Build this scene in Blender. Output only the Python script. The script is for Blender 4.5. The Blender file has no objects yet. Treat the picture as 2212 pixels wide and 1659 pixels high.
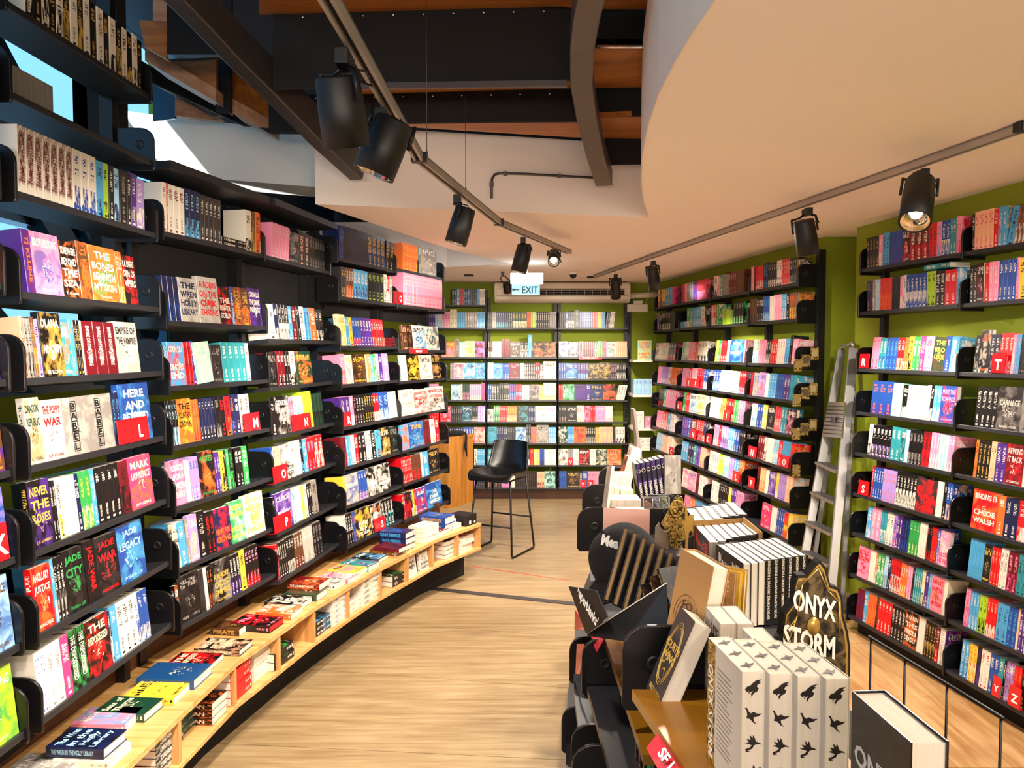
import bpy, bmesh, math, random, re
from mathutils import Vector, Matrix
R = random.Random(7)
V = Vector
SC = bpy.context.scene
COL = SC.collection
# ---------------------------------------------------------------- camera, world, lamps, exposure
CAMZ, FPX, CX, CY = 1.85, 1661.0, 1106.0, 829.5
PITCH = math.atan(72.5 / FPX)
cam = bpy.data.cameras.new('camera')
cam.sensor_fit = 'HORIZONTAL'; cam.sensor_width = 36.0; cam.lens = FPX / 2212 * 36.0
cam.clip_start = 0.05; cam.clip_end = 100
cob = bpy.data.objects.new('camera', cam); COL.objects.link(cob)
cob.location = (0, 0, CAMZ); cob.rotation_euler = (math.pi / 2 - PITCH, 0, 0)
SC.camera = cob
SC.view_settings.view_transform = 'Standard'; SC.view_settings.look = 'None'
SC.view_settings.exposure = 0.42; SC.view_settings.gamma = 1.0; SC.view_settings.use_curve_mapping = False
SC.cycles.use_denoising = True
SC.cycles.max_bounces = 8; SC.cycles.diffuse_bounces = 6; SC.cycles.glossy_bounces = 2
SC.cycles.sample_clamp_indirect = 4.0
w = bpy.data.worlds.new('daylight'); SC.world = w; w.use_nodes = True
bg = w.node_tree.nodes['Background']
bg.inputs[0].default_value = (0.22, 0.56, 0.95, 1); bg.inputs[1].default_value = 1.35
WARM = (1.0, 0.88, 0.74); COOL = (0.42, 0.74, 1.0)
SPOT_W = 96.0

def rays(px, py):
    u = (px - CX) / FPX; v = (CY - py) / FPX
    return V((u, math.cos(PITCH) + v * math.sin(PITCH), -math.sin(PITCH) + v * math.cos(PITCH)))
def atd(px, py, Y):
    d = rays(px, py); return V((0, 0, CAMZ)) + d * (Y / d.y)
def atz(px, py, z):
    d = rays(px, py); return V((0, 0, CAMZ)) + d * ((z - CAMZ) / d.z)
def proj(p):
    q = V(p) - V((0, 0, CAMZ))
    zc = q.y * math.cos(PITCH) - q.z * math.sin(PITCH)
    yc = q.y * math.sin(PITCH) + q.z * math.cos(PITCH)
    if zc < 0.05: zc = 0.05
    return CX + FPX * q.x / zc, CY - FPX * yc / zc

# ---------------------------------------------------------------- colours and materials
def lin(h):
    c = [int(h[i:i + 2], 16) / 255 for i in (0, 2, 4)]
    return tuple(x / 12.92 if x <= 0.04045 else ((x + 0.055) / 1.055) ** 2.4 for x in c)
PAL = {k: lin(v) for k, v in dict(
    bk='0c0a0c', dg='2e2a2c', gy='8d8680', lg='b9b2a8', wh='e8dfd0', cr='eadcb8', pe='f2b48c', rd='d8121c', dr='6d0d1a',
    pk='f08fb0', hp='d83c7a', og='e86c2a', yl='f0c63c', lm='a6cc30', gn='2f9a4a', dn='17402c', tl='2a8f98', mt='9fd8c4',
    lb='4a9fd0', bl='1f4a9c', nb='17487c', sa='f2b8a6', nv='131d48', pu='4a2680', lv='a98ad0', br='5f3a22', tn='b98a52', gd='caa24a', sk='9fcbe6').items()}
CNAME = dict(bk='black', dg='charcoal', gy='grey', lg='pale grey', wh='white', cr='cream', pe='peach', rd='red', dr='maroon', pk='pink',
    hp='magenta', og='orange', yl='yellow', lm='lime', gn='green', dn='bottle-green', tl='teal', mt='mint', lb='sky-blue', bl='blue', nv='navy',
    pu='purple', lv='lavender', br='brown', tn='tan', gd='gold', sk='ice-blue', nb='steel-blue', sa='salmon')

class G:
    """tiny node-graph helper"""
    def __init__(s, name):
        s.m = bpy.data.materials.new(name); s.m.use_nodes = True
        s.t = s.m.node_tree; s.n = s.t.nodes; s.n.clear()
        s.out = s.n.new('ShaderNodeOutputMaterial')
        s.b = s.n.new('ShaderNodeBsdfPrincipled'); s.t.links.new(s.b.outputs[0], s.out.inputs[0])
    def put(s, sock, v):
        if isinstance(v, bpy.types.NodeSocket): s.t.links.new(v, sock)
        elif isinstance(v, (tuple, list)): sock.default_value = tuple(v) + ((1,) if len(v) == 3 and len(sock.default_value) == 4 else ())
        else: sock.default_value = v
    def M(s, op, a, b=0.0, c=None):
        n = s.n.new('ShaderNodeMath'); n.operation = op
        s.put(n.inputs[0], a); s.put(n.inputs[1], b)
        if c is not None: s.put(n.inputs[2], c)
        return n.outputs[0]
    def mix(s, f, a, b):
        n = s.n.new('ShaderNodeMix'); n.data_type = 'RGBA'
        s.put(n.inputs[0], f); s.put(n.inputs[6], a); s.put(n.inputs[7], b); return n.outputs[2]
    def attr(s, name, kind='GEOMETRY'):
        n = s.n.new('ShaderNodeAttribute'); n.attribute_name = name; n.attribute_type = kind; return n
    def xyz(s, x, y, z=0.0):
        n = s.n.new('ShaderNodeCombineXYZ'); s.put(n.inputs[0], x); s.put(n.inputs[1], y); s.put(n.inputs[2], z); return n.outputs[0]
    def sep(s, v):
        n = s.n.new('ShaderNodeSeparateXYZ'); s.put(n.inputs[0], v); return n.outputs
    def noise(s, vec, scale=5, detail=3, dist=0.0, rough=0.5):
        n = s.n.new('ShaderNodeTexNoise'); s.put(n.inputs['Vector'], vec)
        n.inputs['Scale'].default_value = scale; n.inputs['Detail'].default_value = detail
        n.inputs['Distortion'].default_value = dist; n.inputs['Roughness'].default_value = rough; return n.outputs[0]
    def white(s, vec):
        n = s.n.new('ShaderNodeTexWhiteNoise'); s.put(n.inputs['Vector'], vec); return n.outputs[0]
    def coord(s, k='Object'):
        return s.n.new('ShaderNodeTexCoord').outputs[k]
    def scale(s, v, sc, off=(0, 0, 0)):
        n = s.n.new('ShaderNodeMapping'); s.put(n.inputs[0], v); n.inputs['Scale'].default_value = sc; n.inputs['Location'].default_value = off; return n.outputs[0]
    def ramp(s, f, a, b):
        n = s.n.new('ShaderNodeMapRange'); s.put(n.inputs[0], f); n.inputs[1].default_value = a; n.inputs[2].default_value = b; return n.outputs[0]
    def band(s, x, a, b):
        return s.M('MULTIPLY', s.M('GREATER_THAN', x, a), s.M('LESS_THAN', x, b))
    def bump(s, h, st=0.2, d=0.01):
        n = s.n.new('ShaderNodeBump'); n.inputs['Strength'].default_value = st; n.inputs['Distance'].default_value = d
        s.put(n.inputs['Height'], h); s.t.links.new(n.outputs[0], s.b.inputs['Normal'])
    def fin(s, col=None, rough=0.5, metal=0.0, spec=None, emit=None, es=0.0, coat=0.0):
        if col is not None: s.put(s.b.inputs['Base Color'], col)
        s.put(s.b.inputs['Roughness'], rough); s.b.inputs['Metallic'].default_value = metal
        if spec is not None: s.b.inputs['Specular IOR Level'].default_value = spec
        if emit is not None: s.put(s.b.inputs['Emission Color'], emit); s.b.inputs['Emission Strength'].default_value = es
        s.b.inputs['Coat Weight'].default_value = coat
        return s.m

def plain(name, hexc, rough=0.5, metal=0.0, var=0.08, sc=6.0, bump=0.0, spec=None, coat=0.0):
    g = G(name); c = lin(hexc)
    n = g.noise(g.coord(), sc, 4)
    col = g.mix(n, tuple(x * (1 - var) for x in c), tuple(min(1, x * (1 + var)) for x in c))
    if bump: g.bump(g.noise(g.coord(), sc * 12, 2), bump, 0.004)
    return g.fin(col, rough, metal, spec, coat=coat)
def wood(name, c1, c2, axis=0, sc=1.0, rough=0.45, stripe=1.0, coat=0.0):
    g = G(name); k = [26, 26, 26]; k[axis] = 1.6
    v = g.scale(g.coord(), tuple(x * sc for x in k))
    f = g.noise(v, 1.0, 6, 0.6, 0.6)
    f2 = g.noise(g.scale(g.coord(), tuple(x * sc * 3.5 for x in k)), 1.0, 3)
    f = g.M('ADD', g.M('MULTIPLY', f, 0.75), g.M('MULTIPLY', f2, 0.25))
    f = g.ramp(f, 0.36, 0.64)
    g.bump(f2, 0.08, 0.002)
    return g.fin(g.mix(f, lin(c1), lin(c2)), rough, coat=coat)
M = {}
M['ceiling'] = plain('ceiling_paint', 'f6e9de', 0.85, var=0.03, sc=1.5, bump=0.05)
M['white'] = plain('white_paint', 'ead9c6', 0.7, var=0.04, sc=2.0)
M['green'] = plain('green_wall_paint', '7f8c0e', 0.75, var=0.05, sc=1.2, bump=0.04)
M['shelf'] = plain('charcoal_shelf_metal', '222327', 0.42, 0.0, var=0.10, sc=9, spec=0.5)
M['bracket'] = plain('black_bracket_plastic', '100f11', 0.30, var=0.1, sc=9, spec=0.5)
M['black'] = plain('black_metal', '070607', 0.5, var=0.1)
M['matt'] = plain('matt_black', '080606', 0.8, var=0.1)
M['dark'] = plain('dark_brown_board', '2a1509', 0.6)
M['oak'] = wood('oak_bench', 'c08a4a', 'e0b274', 0)
M['oaky'] = wood('oak_bench_upright', 'b07a3e', 'd2a064', 2)
M['stairwood'] = wood('stair_oak', '8a4c18', 'b87430', 0, 0.6)
M['stairend'] = wood('stair_oak_end', 'a4785c', 'c49c80', 0, 0.8)
M['counter'] = wood('counter_oak', 'a06420', 'c88a3c', 2, 0.7)
M['plinth'] = wood('plinth_wood', '3a1c0c', '5a3016', 0, 0.6)
M['steel'] = plain('grey_steel', '5e5a58', 0.42, 0.75, var=0.12, sc=4)
M['alu'] = plain('brushed_aluminium', 'b8b8b8', 0.32, 0.9, var=0.06, sc=30)
M['chrome'] = plain('chrome', 'd8d8d8', 0.12, 1.0, var=0.02)
M['bronze'] = plain('bronze_shelf_laminate', '8a5c14', 0.25, 0.3, var=0.15, sc=5, coat=0.3)
M['track'] = plain('track_grey', 'a89e92', 0.45, 0.3)
M['plastic'] = plain('white_plastic', 'e6dccd', 0.4, var=0.03)
M['leather'] = plain('black_leatherette', '0b0a0b', 0.28, var=0.2, sc=40, bump=0.1)
M['cloth'] = plain('black_cotton', '17161a', 0.95, var=0.25, sc=60, bump=0.5)
M['kraft'] = plain('kraft_card', '94703f', 0.8, var=0.08)
g = G('gold_card'); n = g.noise(g.coord(), 90, 4, 1.2)
M['goldcard'] = g.fin(g.mix(g.ramp(n, 0.42, 0.58), lin('3a2c14'), lin('d8b768')), 0.3, 0.5)
M['gold'] = plain('gold_foil', 'd9b05a', 0.25, 0.6)
g = G('window_daylight'); v = g.scale(g.coord(), (1, 0.5, 0.9)); n = g.noise(v, 1.3, 2)
M['sky'] = g.fin((0, 0, 0), 0.5, emit=g.mix(g.ramp(n, 0.35, 0.6), lin('2c86c8'), lin('e8f6ff')), es=1.7)
g = G('lit_lamp'); M['lamp'] = g.fin((1, 1, 1), emit=(1.0, 0.93, 0.82), es=22)
g = G('lit_exit_panel'); M['exitglow'] = g.fin((1, 1, 1), emit=(0.72, 0.97, 1.0), es=5.0)
g = G('exit_blade'); M['exitblade'] = g.fin(lin('7fb8d8'), 0.3, emit=lin('6fb4dc'), es=0.55)
g = G('clear_acrylic'); M['glass'] = g.fin((0.9, 0.95, 0.95), 0.05); g.b.inputs['Transmission Weight'].default_value = 0.95
g = G('reflector'); M['reflector'] = g.fin(lin('e8e4dc'), 0.12, 1.0)
# object-coloured materials
g = G('tinted_print'); oi = g.n.new('ShaderNodeObjectInfo'); M['tint'] = g.fin(oi.outputs['Color'], 0.5)
g = G('tinted_acrylic'); oi = g.n.new('ShaderNodeObjectInfo'); M['acrylic'] = g.fin(oi.outputs['Color'], 0.22, coat=0.3)
# floor laminate
g = G('laminate_floor'); v = g.coord()
f = g.noise(g.scale(v, (1.2, 16, 1)), 1.6, 6, 0.4, 0.6); f2 = g.noise(g.scale(v, (6, 90, 1)), 1.0, 3); f3 = g.noise(v, 1.1, 3)
f = g.M('ADD', g.M('MULTIPLY', f, 0.6), g.M('ADD', g.M('MULTIPLY', f2, 0.2), g.M('MULTIPLY', f3, 0.2)))
g.bump(f2, 0.05, 0.001)
M['floor'] = g.fin(g.mix(g.ramp(f, 0.38, 0.62), lin('826a48'), lin('ac9570')), 0.36)
g = G('oak_plank_floor'); v = g.coord()
f = g.noise(g.scale(v, (14, 1.2, 1)), 1.6, 6, 0.4, 0.6); f3 = g.noise(v, 1.7, 4)
f = g.M('ADD', g.M('MULTIPLY', f, 0.6), g.M('MULTIPLY', f3, 0.4))
M['floor2'] = g.fin(g.mix(g.ramp(f, 0.38, 0.62), lin('96683a'), lin('c6a070')), 0.32)
# pages
g = G('book_pages'); v = g.coord()
f = g.noise(g.scale(v, (30, 700, 6)), 1.0, 2)
M['pages'] = g.fin(g.mix(f, lin('d2c6b2'), lin('efe7da')), 0.85)
# book covers: base / ink / acc colours, uv, style (0 plain, 1 spine, 2 printed cover, 3 art only) and seed live on the faces
g = G('printed_book_cover')
base, ink, acc = (g.attr(k).outputs['Color'] for k in ('base', 'ink', 'acc'))
sty = g.attr('sty').outputs['Fac']; seed = g.attr('seed').outputs['Fac']
uvn = g.n.new('ShaderNodeUVMap'); uvn.uv_map = 'uv'; u, vv, _ = g.sep(uvn.outputs[0])
isS = g.band(sty, 0.5, 1.5); isC = g.M('GREATER_THAN', sty, 1.5); isT = g.band(sty, 1.5, 2.5); isP = g.M('GREATER_THAN', sty, 4.5)
s1 = g.white(g.xyz(seed, 1.3, 0.0)); s2 = g.white(g.xyz(seed, 2.7, 0.0)); s3 = g.white(g.xyz(seed, 4.1, 0.0))
def glyph(lx, ly, cw, rows):                       # blocks that read as lettering from afar
    c = g.M('FLOOR', g.M('MULTIPLY', lx, cw)); cy = g.M('FLOOR', g.M('MULTIPLY', ly, rows))
    on = g.M('GREATER_THAN', g.white(g.xyz(c, cy, seed)), 0.16)
    fx = g.M('FLOOR', g.M('MULTIPLY', lx, cw * 3)); fy = g.M('FLOOR', g.M('MULTIPLY', ly, rows * 3))
    gap = g.M('LESS_THAN', g.M('FRACT', g.M('MULTIPLY', lx, cw)), 0.78)
    return g.M('MULTIPLY', g.M('MULTIPLY', on, gap), g.M('GREATER_THAN', g.white(g.xyz(fx, fy, g.M('ADD', seed, 3.0))), 0.36))
cu = g.M('ABSOLUTE', g.M('SUBTRACT', u, 0.5))
t0 = g.M('SUBTRACT', 0.86, g.M('MULTIPLY', s1, 0.35)); t0 = g.M('SUBTRACT', t0, 0.12)
tz = g.M('MULTIPLY', g.M('MULTIPLY', g.M('GREATER_THAN', vv, t0), g.M('LESS_THAN', vv, 0.9)), g.M('LESS_THAN', cu, g.M('ADD', 0.2, g.M('MULTIPLY', s2, 0.14))))
az = g.M('MULTIPLY', g.band(vv, 0.12, 0.33), g.M('LESS_THAN', cu, 0.16))
sp = g.M('MULTIPLY', g.M('MAXIMUM', g.M('MULTIPLY', tz, glyph(vv, u, 26, 1.6)), g.M('MULTIPLY', az, glyph(vv, u, 46, 2.6))), g.M('MULTIPLY', isS, g.M('SUBTRACT', 1.0, isP)))
logo = g.M('MULTIPLY', g.M('MULTIPLY', g.band(vv, 0.035, 0.075), g.M('LESS_THAN', cu, 0.22)), isS)
artn = g.noise(g.xyz(g.M('ADD', g.M('MULTIPLY', u, 2.4), g.M('MULTIPLY', seed, 7.0)), g.M('MULTIPLY', vv, 3.4)), 1.0, 4, 0.8)
spart = g.M('MULTIPLY', g.M('MULTIPLY', isS, g.M('GREATER_THAN', s3, 0.5)), g.M('MULTIPLY', g.ramp(artn, 0.45, 0.58), g.M('LESS_THAN', vv, g.M('ADD', 0.25, g.M('MULTIPLY', s1, 0.3)))))
du = g.M('SUBTRACT', u, 0.5); dv = g.M('MULTIPLY', g.M('SUBTRACT', vv, 0.42), 1.45)
rad = g.M('SQRT', g.M('ADD', g.M('MULTIPLY', du, du), g.M('MULTIPLY', dv, dv)))
rad = g.M('ADD', rad, g.M('MULTIPLY', g.M('SUBTRACT', artn, 0.5), 0.55))
emb = g.M('MULTIPLY', g.M('LESS_THAN', rad, g.M('ADD', 0.17, g.M('MULTIPLY', s1, 0.12))), isC)
art2 = g.noise(g.xyz(g.M('ADD', g.M('MULTIPLY', u, 7.0), seed), g.M('MULTIPLY', vv, 10.0), seed), 1.0, 3, 1.5)
wash = g.M('MULTIPLY', g.ramp(artn, 0.46, 0.62), isC)
ct = g.M('MAXIMUM', g.M('MULTIPLY', g.band(vv, 0.72, 0.90), glyph(u, g.M('MULTIPLY', vv, 11.1), 8, 1)), g.M('MULTIPLY', g.band(vv, 0.05, 0.11), glyph(u, g.M('MULTIPLY', vv, 16.6), 13, 1)))
ct = g.M('MULTIPLY', g.M('MULTIPLY', ct, isT), g.M('LESS_THAN', cu, 0.4))
col = g.mix(g.M('MAXIMUM', spart, g.M('MULTIPLY', wash, 0.8)), base, acc)
col = g.mix(g.M('MULTIPLY', emb, g.ramp(art2, 0.44, 0.52)), col, acc)
col = g.mix(g.M('MULTIPLY', emb, g.M('MULTIPLY', g.ramp(art2, 0.56, 0.60), 0.85)), col, ink)
col = g.mix(g.M('MAXIMUM', g.M('MAXIMUM', sp, logo), ct), col, ink)
M['book'] = g.fin(col, 0.34)

# ---------------------------------------------------------------- mesh helpers
class MB:
    def __init__(s): s.v = []; s.f = []; s.sm = []
    def add(s, vs, fs, smooth=False):
        o = len(s.v); s.v += [tuple(x) for x in vs]; s.f += [tuple(i + o for i in f) for f in fs]; s.sm += [smooth] * len(fs); return s
    def box(s, a, b, m=None):
        x0, y0, z0 = a; x1, y1, z1 = b
        vs = [V((x, y, z)) for z in (z0, z1) for x, y in ((x0, y0), (x1, y0), (x1, y1), (x0, y1))]
        if m: vs = [m @ p for p in vs]
        return s.add(vs, [(3, 2, 1, 0), (4, 5, 6, 7), (0, 1, 5, 4), (1, 2, 6, 5), (2, 3, 7, 6), (3, 0, 4, 7)])
    def prism(s, pts, d):                            # closed polygon of 3-D points pushed along d
        n = len(pts); pts = [V(p) for p in pts]; d = V(d)
        fs = [tuple(range(n))[::-1], tuple(range(n, 2 * n))] + [(i, (i + 1) % n, n + (i + 1) % n, n + i) for i in range(n)]
        return s.add(pts + [p + d for p in pts], fs)
    def tube(s, pts, r, n=10, caps=True):
        pts = [V(p) for p in pts]; rs = r if isinstance(r, (list, tuple)) else [r] * len(pts); vs = []; fs = []
        up = None
        for i, p in enumerate(pts):
            t = (pts[min(i + 1, len(pts) - 1)] - pts[max(i - 1, 0)]).normalized()
            if up is None: up = V((0, 0, 1)) if abs(t.z) < 0.9 else V((1, 0, 0))
            a = t.cross(up).normalized(); b = a.cross(t).normalized(); up = b
            vs += [p + (a * math.cos(2 * math.pi * k / n) + b * math.sin(2 * math.pi * k / n)) * rs[i] for k in range(n)]
        for i in range(len(pts) - 1):
            fs += [(i * n + k, i * n + (k + 1) % n, (i + 1) * n + (k + 1) % n, (i + 1) * n + k) for k in range(n)]
        if caps: fs += [tuple(range(n))[::-1], tuple(range((len(pts) - 1) * n, len(pts) * n))]
        return s.add(vs, fs, True)
    def lathe(s, prof, m=None, n=24):                # prof = [(radius, height)...]
        vs = []; fs = []
        for r_, h in prof: vs += [V((r_ * math.cos(2 * math.pi * k / n), r_ * math.sin(2 * math.pi * k / n), h)) for k in range(n)]
        for i in range(len(prof) - 1): fs += [(i * n + k, i * n + (k + 1) % n, (i + 1) * n + (k + 1) % n, (i + 1) * n + k) for k in range(n)]
        fs += [tuple(range(n))[::-1], tuple(range((len(prof) - 1) * n, len(prof) * n))]
        if m: vs = [m @ p for p in vs]
        return s.add(vs, fs, True)
    def grid(s, fn, nu, nv, smooth=True):
        vs = [fn(i / nu, j / nv) for j in range(nv + 1) for i in range(nu + 1)]
        fs = [(j * (nu + 1) + i, j * (nu + 1) + i + 1, (j + 1) * (nu + 1) + i + 1, (j + 1) * (nu + 1) + i) for j in range(nv) for i in range(nu)]
        return s.add(vs, fs, smooth)
    def obj(s, name, mat, parent=None, bevel=0.0, local=False):
        me = bpy.data.meshes.new(name)
        vs = s.v
        me.from_pydata([tuple(x) for x in vs], [], s.f); me.polygons.foreach_set('use_smooth', s.sm)
        me.materials.append(mat)
        o = bpy.data.objects.new(name, me); COL.objects.link(o)
        if bevel:
            b = o.modifiers.new('edge', 'BEVEL'); b.width = bevel; b.segments = 2; b.limit_method = 'ANGLE'
        if parent:
            o.parent = parent
            if not local and parent.parent is None: o.matrix_parent_inverse = parent.matrix_basis.inverted()
        return o
def tag(o, label, cat, group=None):
    o['label'] = label; o['category'] = cat
    if group: o['group'] = group
    return o
def thing(name, label, cat, loc=(0, 0, 0), group=None, mw=None):
    o = bpy.data.objects.new(name, None); COL.objects.link(o); o.empty_display_size = 0.05
    o.location = loc
    if mw is not None: o.matrix_world = mw
    return tag(o, label, cat, group)
def struct(o): o['kind'] = 'structure'; return o
def frame(o, x, y, z):
    return Matrix(((x[0], y[0], z[0], o[0]), (x[1], y[1], z[1], o[1]), (x[2], y[2], z[2], o[2]), (0, 0, 0, 1)))
_txt = {}
def text_mesh(s, bold=0.018):
    k = (s, bold)
    if k not in _txt:
        c = bpy.data.curves.new('t', 'FONT'); c.body = s; c.size = 1.0; c.offset = bold; c.resolution_u = 2; c.align_x = 'LEFT'
        o = bpy.data.objects.new('t', c); me = bpy.data.meshes.new_from_object(o)
        vs = [tuple(p.co) for p in me.vertices]; fs = [tuple(p.vertices) for p in me.polygons]
        bpy.data.objects.remove(o); bpy.data.curves.remove(c); bpy.data.meshes.remove(me)
        if not vs: vs = [(0, 0, 0)]
        x0, x1 = min(p[0] for p in vs), max(p[0] for p in vs); y0, y1 = min(p[1] for p in vs), max(p[1] for p in vs)
        _txt[k] = ([(p[0] - x0, p[1] - y0) for p in vs], fs, max(x1 - x0, 1e-3), max(y1 - y0, 1e-3))
    return _txt[k]
def put_text(mb, s, m, w, h, fit=True, bold=0.018):
    """centre string s in a w x h box in the local xy-plane of matrix m"""
    vs, fs, tw, th = text_mesh(s, bold)
    kx, ky = w / tw, h / th
    if not fit: kx = ky = min(kx, ky)
    else: kx = min(kx, ky * 1.5); ky = min(ky, kx * 2.4)
    mb.add([m @ V(((x - tw / 2) * kx, (y - th / 2) * ky, 0)) for x, y in vs], fs)
def lettering(name, s, m, w, h, colr, parent, fit=True, bold=0.018, mat=None):
    mb = MB(); put_text(mb, s, m, w, h, fit, bold)
    o = mb.obj(name, mat or M['tint'], parent); o.color = tuple(colr) + (1,); return o
# ---------------------------------------------------------------- the room
ZC = 2.70
def poly_slab(name, pts, z0, z1, mat, parent=None):
    a = sum(pts[i][0] * pts[(i + 1) % len(pts)][1] - pts[(i + 1) % len(pts)][0] * pts[i][1] for i in range(len(pts)))
    if a < 0: pts = pts[::-1]
    return MB().prism([(x, y, z0) for x, y in pts], (0, 0, z1 - z0)).obj(name, mat, parent)
def pxslab(name, pts, thick, mat, parent=None, bevel=0.0):
    """frontal panel: pts are (px, py, Y); pushed back by thick"""
    P = [atd(*p) for p in pts]
    a = sum(P[i].x * P[(i + 1) % len(P)].z - P[(i + 1) % len(P)].x * P[i].z for i in range(len(P)))
    if a < 0: P = P[::-1]
    return MB().prism(P, (0, thick, 0)).obj(name, mat, parent, bevel)

floor = struct(MB().box((-4.2, -3.2, -0.12), (4.2, 10.4, -0.012)).obj('floor', M['matt']))
JOINTS = [(-2.4, 0.0), (0.2, 0.0), (1.3, 0.0), (2.2, -0.02), (2.85, -0.05), (3.51, -0.09), (4.36, -0.168), (5.17, -0.198), (5.985, -0.33), (6.06, -0.33), (7.3, -0.33), (8.35, -0.12), (9.9, 0)]
def jy(j, x): return j[0] + j[1] * (min(x, 1.0) + 1.0)
for i in range(len(JOINTS) - 1):
    a, b = JOINTS[i], JOINTS[i + 1]; gp = 0.004
    for xa, xb, mt in ((-4.0, 0.95, 'floor'), (0.954, 4.0, 'floor2')):
        strip = abs(a[0] - 5.985) < 1e-6
        mb = MB().prism([(xa, jy(a, xa) + gp, -0.012), (xb, jy(a, xb) + gp, -0.012), (xb, jy(b, xb), -0.012), (xa, jy(b, xa), -0.012)], (0, 0, 0.012 + (0.003 if strip else 0)))
        mb.obj('threshold_strip' if strip else 'floor_panel', M['steel'] if strip else M[mt], floor)
# green walls
struct(poly_slab('wall_right', [(3.32, -2.4), (2.39, 5.37), (2.65, 5.40), (2.65, 5.80), (2.343, 5.80), (1.83, 9.74), (4.1, 9.74), (4.1, -2.4)], 0, ZC, M['green']))
struct(MB().box((-4.1, 9.74, 0), (4.1, 9.9, ZC)).obj('wall_back', M['green']))
struct(MB().box((-4.1, -2.6, 0), (4.1, -2.4, 5.2)).obj('wall_front', M['ceiling']))
struct(MB().box((-4.1, -2.4, 0), (-3.9, 9.74, 1.5)).obj('wall_left', M['green']))
# lower ceiling with its curved edge towards the stair void
edge = [(1545, 0), (1500, 65), (1460, 130), (1425, 200), (1402, 268), (1389, 335), (1386, 390), (1391, 435), (1402, 470)]
curve = [(0.48, -2.4), (0.455, 0.6)] + [tuple(atz(x, y, ZC))[:2] for x, y in edge]
cor = tuple(atz(681, 441, ZC))[:2]; e2 = tuple(atz(980, 541, ZC))[:2]; e3 = tuple(atz(1098, 570, ZC))[:2]; e4 = tuple(atz(965, 577, ZC))[:2]
struct(poly_slab('ceiling', curve + [cor, e2, e3, e4, (-3.9, e4[1] + 0.1), (-3.9, 9.74), (4.1, 9.74), (4.1, -2.4)], ZC, 3.16, M['ceiling']))
# raised lip along the curved edge
mb = MB()
pl = [V((x, y, ZC)) for x, y in curve]
for i in range(len(pl) - 1):
    d = (pl[i + 1] - pl[i]).normalized(); n = V((-d.y, d.x, 0)) * 0.004
    mb.prism([pl[i] + n - V((0, 0, 0.004)), pl[i + 1] + n - V((0, 0, 0.004)), pl[i + 1] + n * 0.1 - V((0, 0, 0.004)), pl[i] + n * 0.1 - V((0, 0, 0.004))], (0, 0, 0.5))
struct(mb.obj('trim_1', M['white']))
# white fascia beam beyond the void
bm_ = struct(pxslab('beam_fascia', [(250, 236, 4.95), (341, 250, 4.95), (760, 294, 4.95), (760, 405, 4.95), (681, 404, 4.95), (462, 386, 4.95), (250, 330, 4.95)], 0.35, M['white']))
# upper storey shell
struct(MB().box((-2.75, 6.2, 3.16), (4.1, 6.4, 5.2)).obj('wall_upper_back', M['dark']))
struct(MB().box((-4.1, 9.74, ZC), (4.1, 9.9, 5.2)).obj('wall_upper_far', M['dark']))
struct(MB().box((0.8, -2.4, 3.16), (1.0, 6.2, 5.2)).obj('wall_upper_right', M['dark']))
struct(MB().box((-4.1, -2.6, 5.2), (4.1, 9.9, 5.4)).obj('ceiling_upper', M['dark']))
# window wall on the street side (panes let the daylight in)
g = G('window_pane'); tr = g.n.new('ShaderNodeBsdfTransparent'); gl = g.n.new('ShaderNodeBsdfGlossy'); gl.inputs['Roughness'].default_value = 0.03
mx = g.n.new('ShaderNodeMixShader'); mx.inputs[0].default_value = 0.07
g.t.links.new(tr.outputs[0], mx.inputs[1]); g.t.links.new(gl.outputs[0], mx.inputs[2]); g.t.links.new(mx.outputs[0], g.out.inputs[0]); M['pane'] = g.m
M['teal'] = plain('blue_grey_metal', '1d3c50', 0.3, 0.4)
k = 0
for y0, y1 in ((-2.4, -0.8), (-0.8, 0.8), (0.8, 2.4), (2.4, 4.0), (4.0, 5.6), (5.6, 7.2), (7.2, 8.8)):
    k += 1
    wn = struct(MB().box((-3.99, y0 + 0.03, 1.5), (-3.975, y1 - 0.03, 5.2)).obj('window_%d' % k, M['pane']))
    fm = MB().box((-4.03, y0 - 0.04, 1.5), (-3.93, y0 + 0.04, 5.2)).box((-4.03, y1 - 0.04, 1.5), (-3.93, y1 + 0.04, 5.2))
    fm.box((-4.03, y0, 1.46), (-3.93, y1, 1.54)).box((-4.03, y0, 2.96), (-3.93, y1, 3.04))
    fm.obj('window_frame', M['teal'], wn)
struct(MB().box((-4.1, 8.8, 1.5), (-3.9, 9.74, 5.2)).obj('wall_left_end', M['green']))
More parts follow.
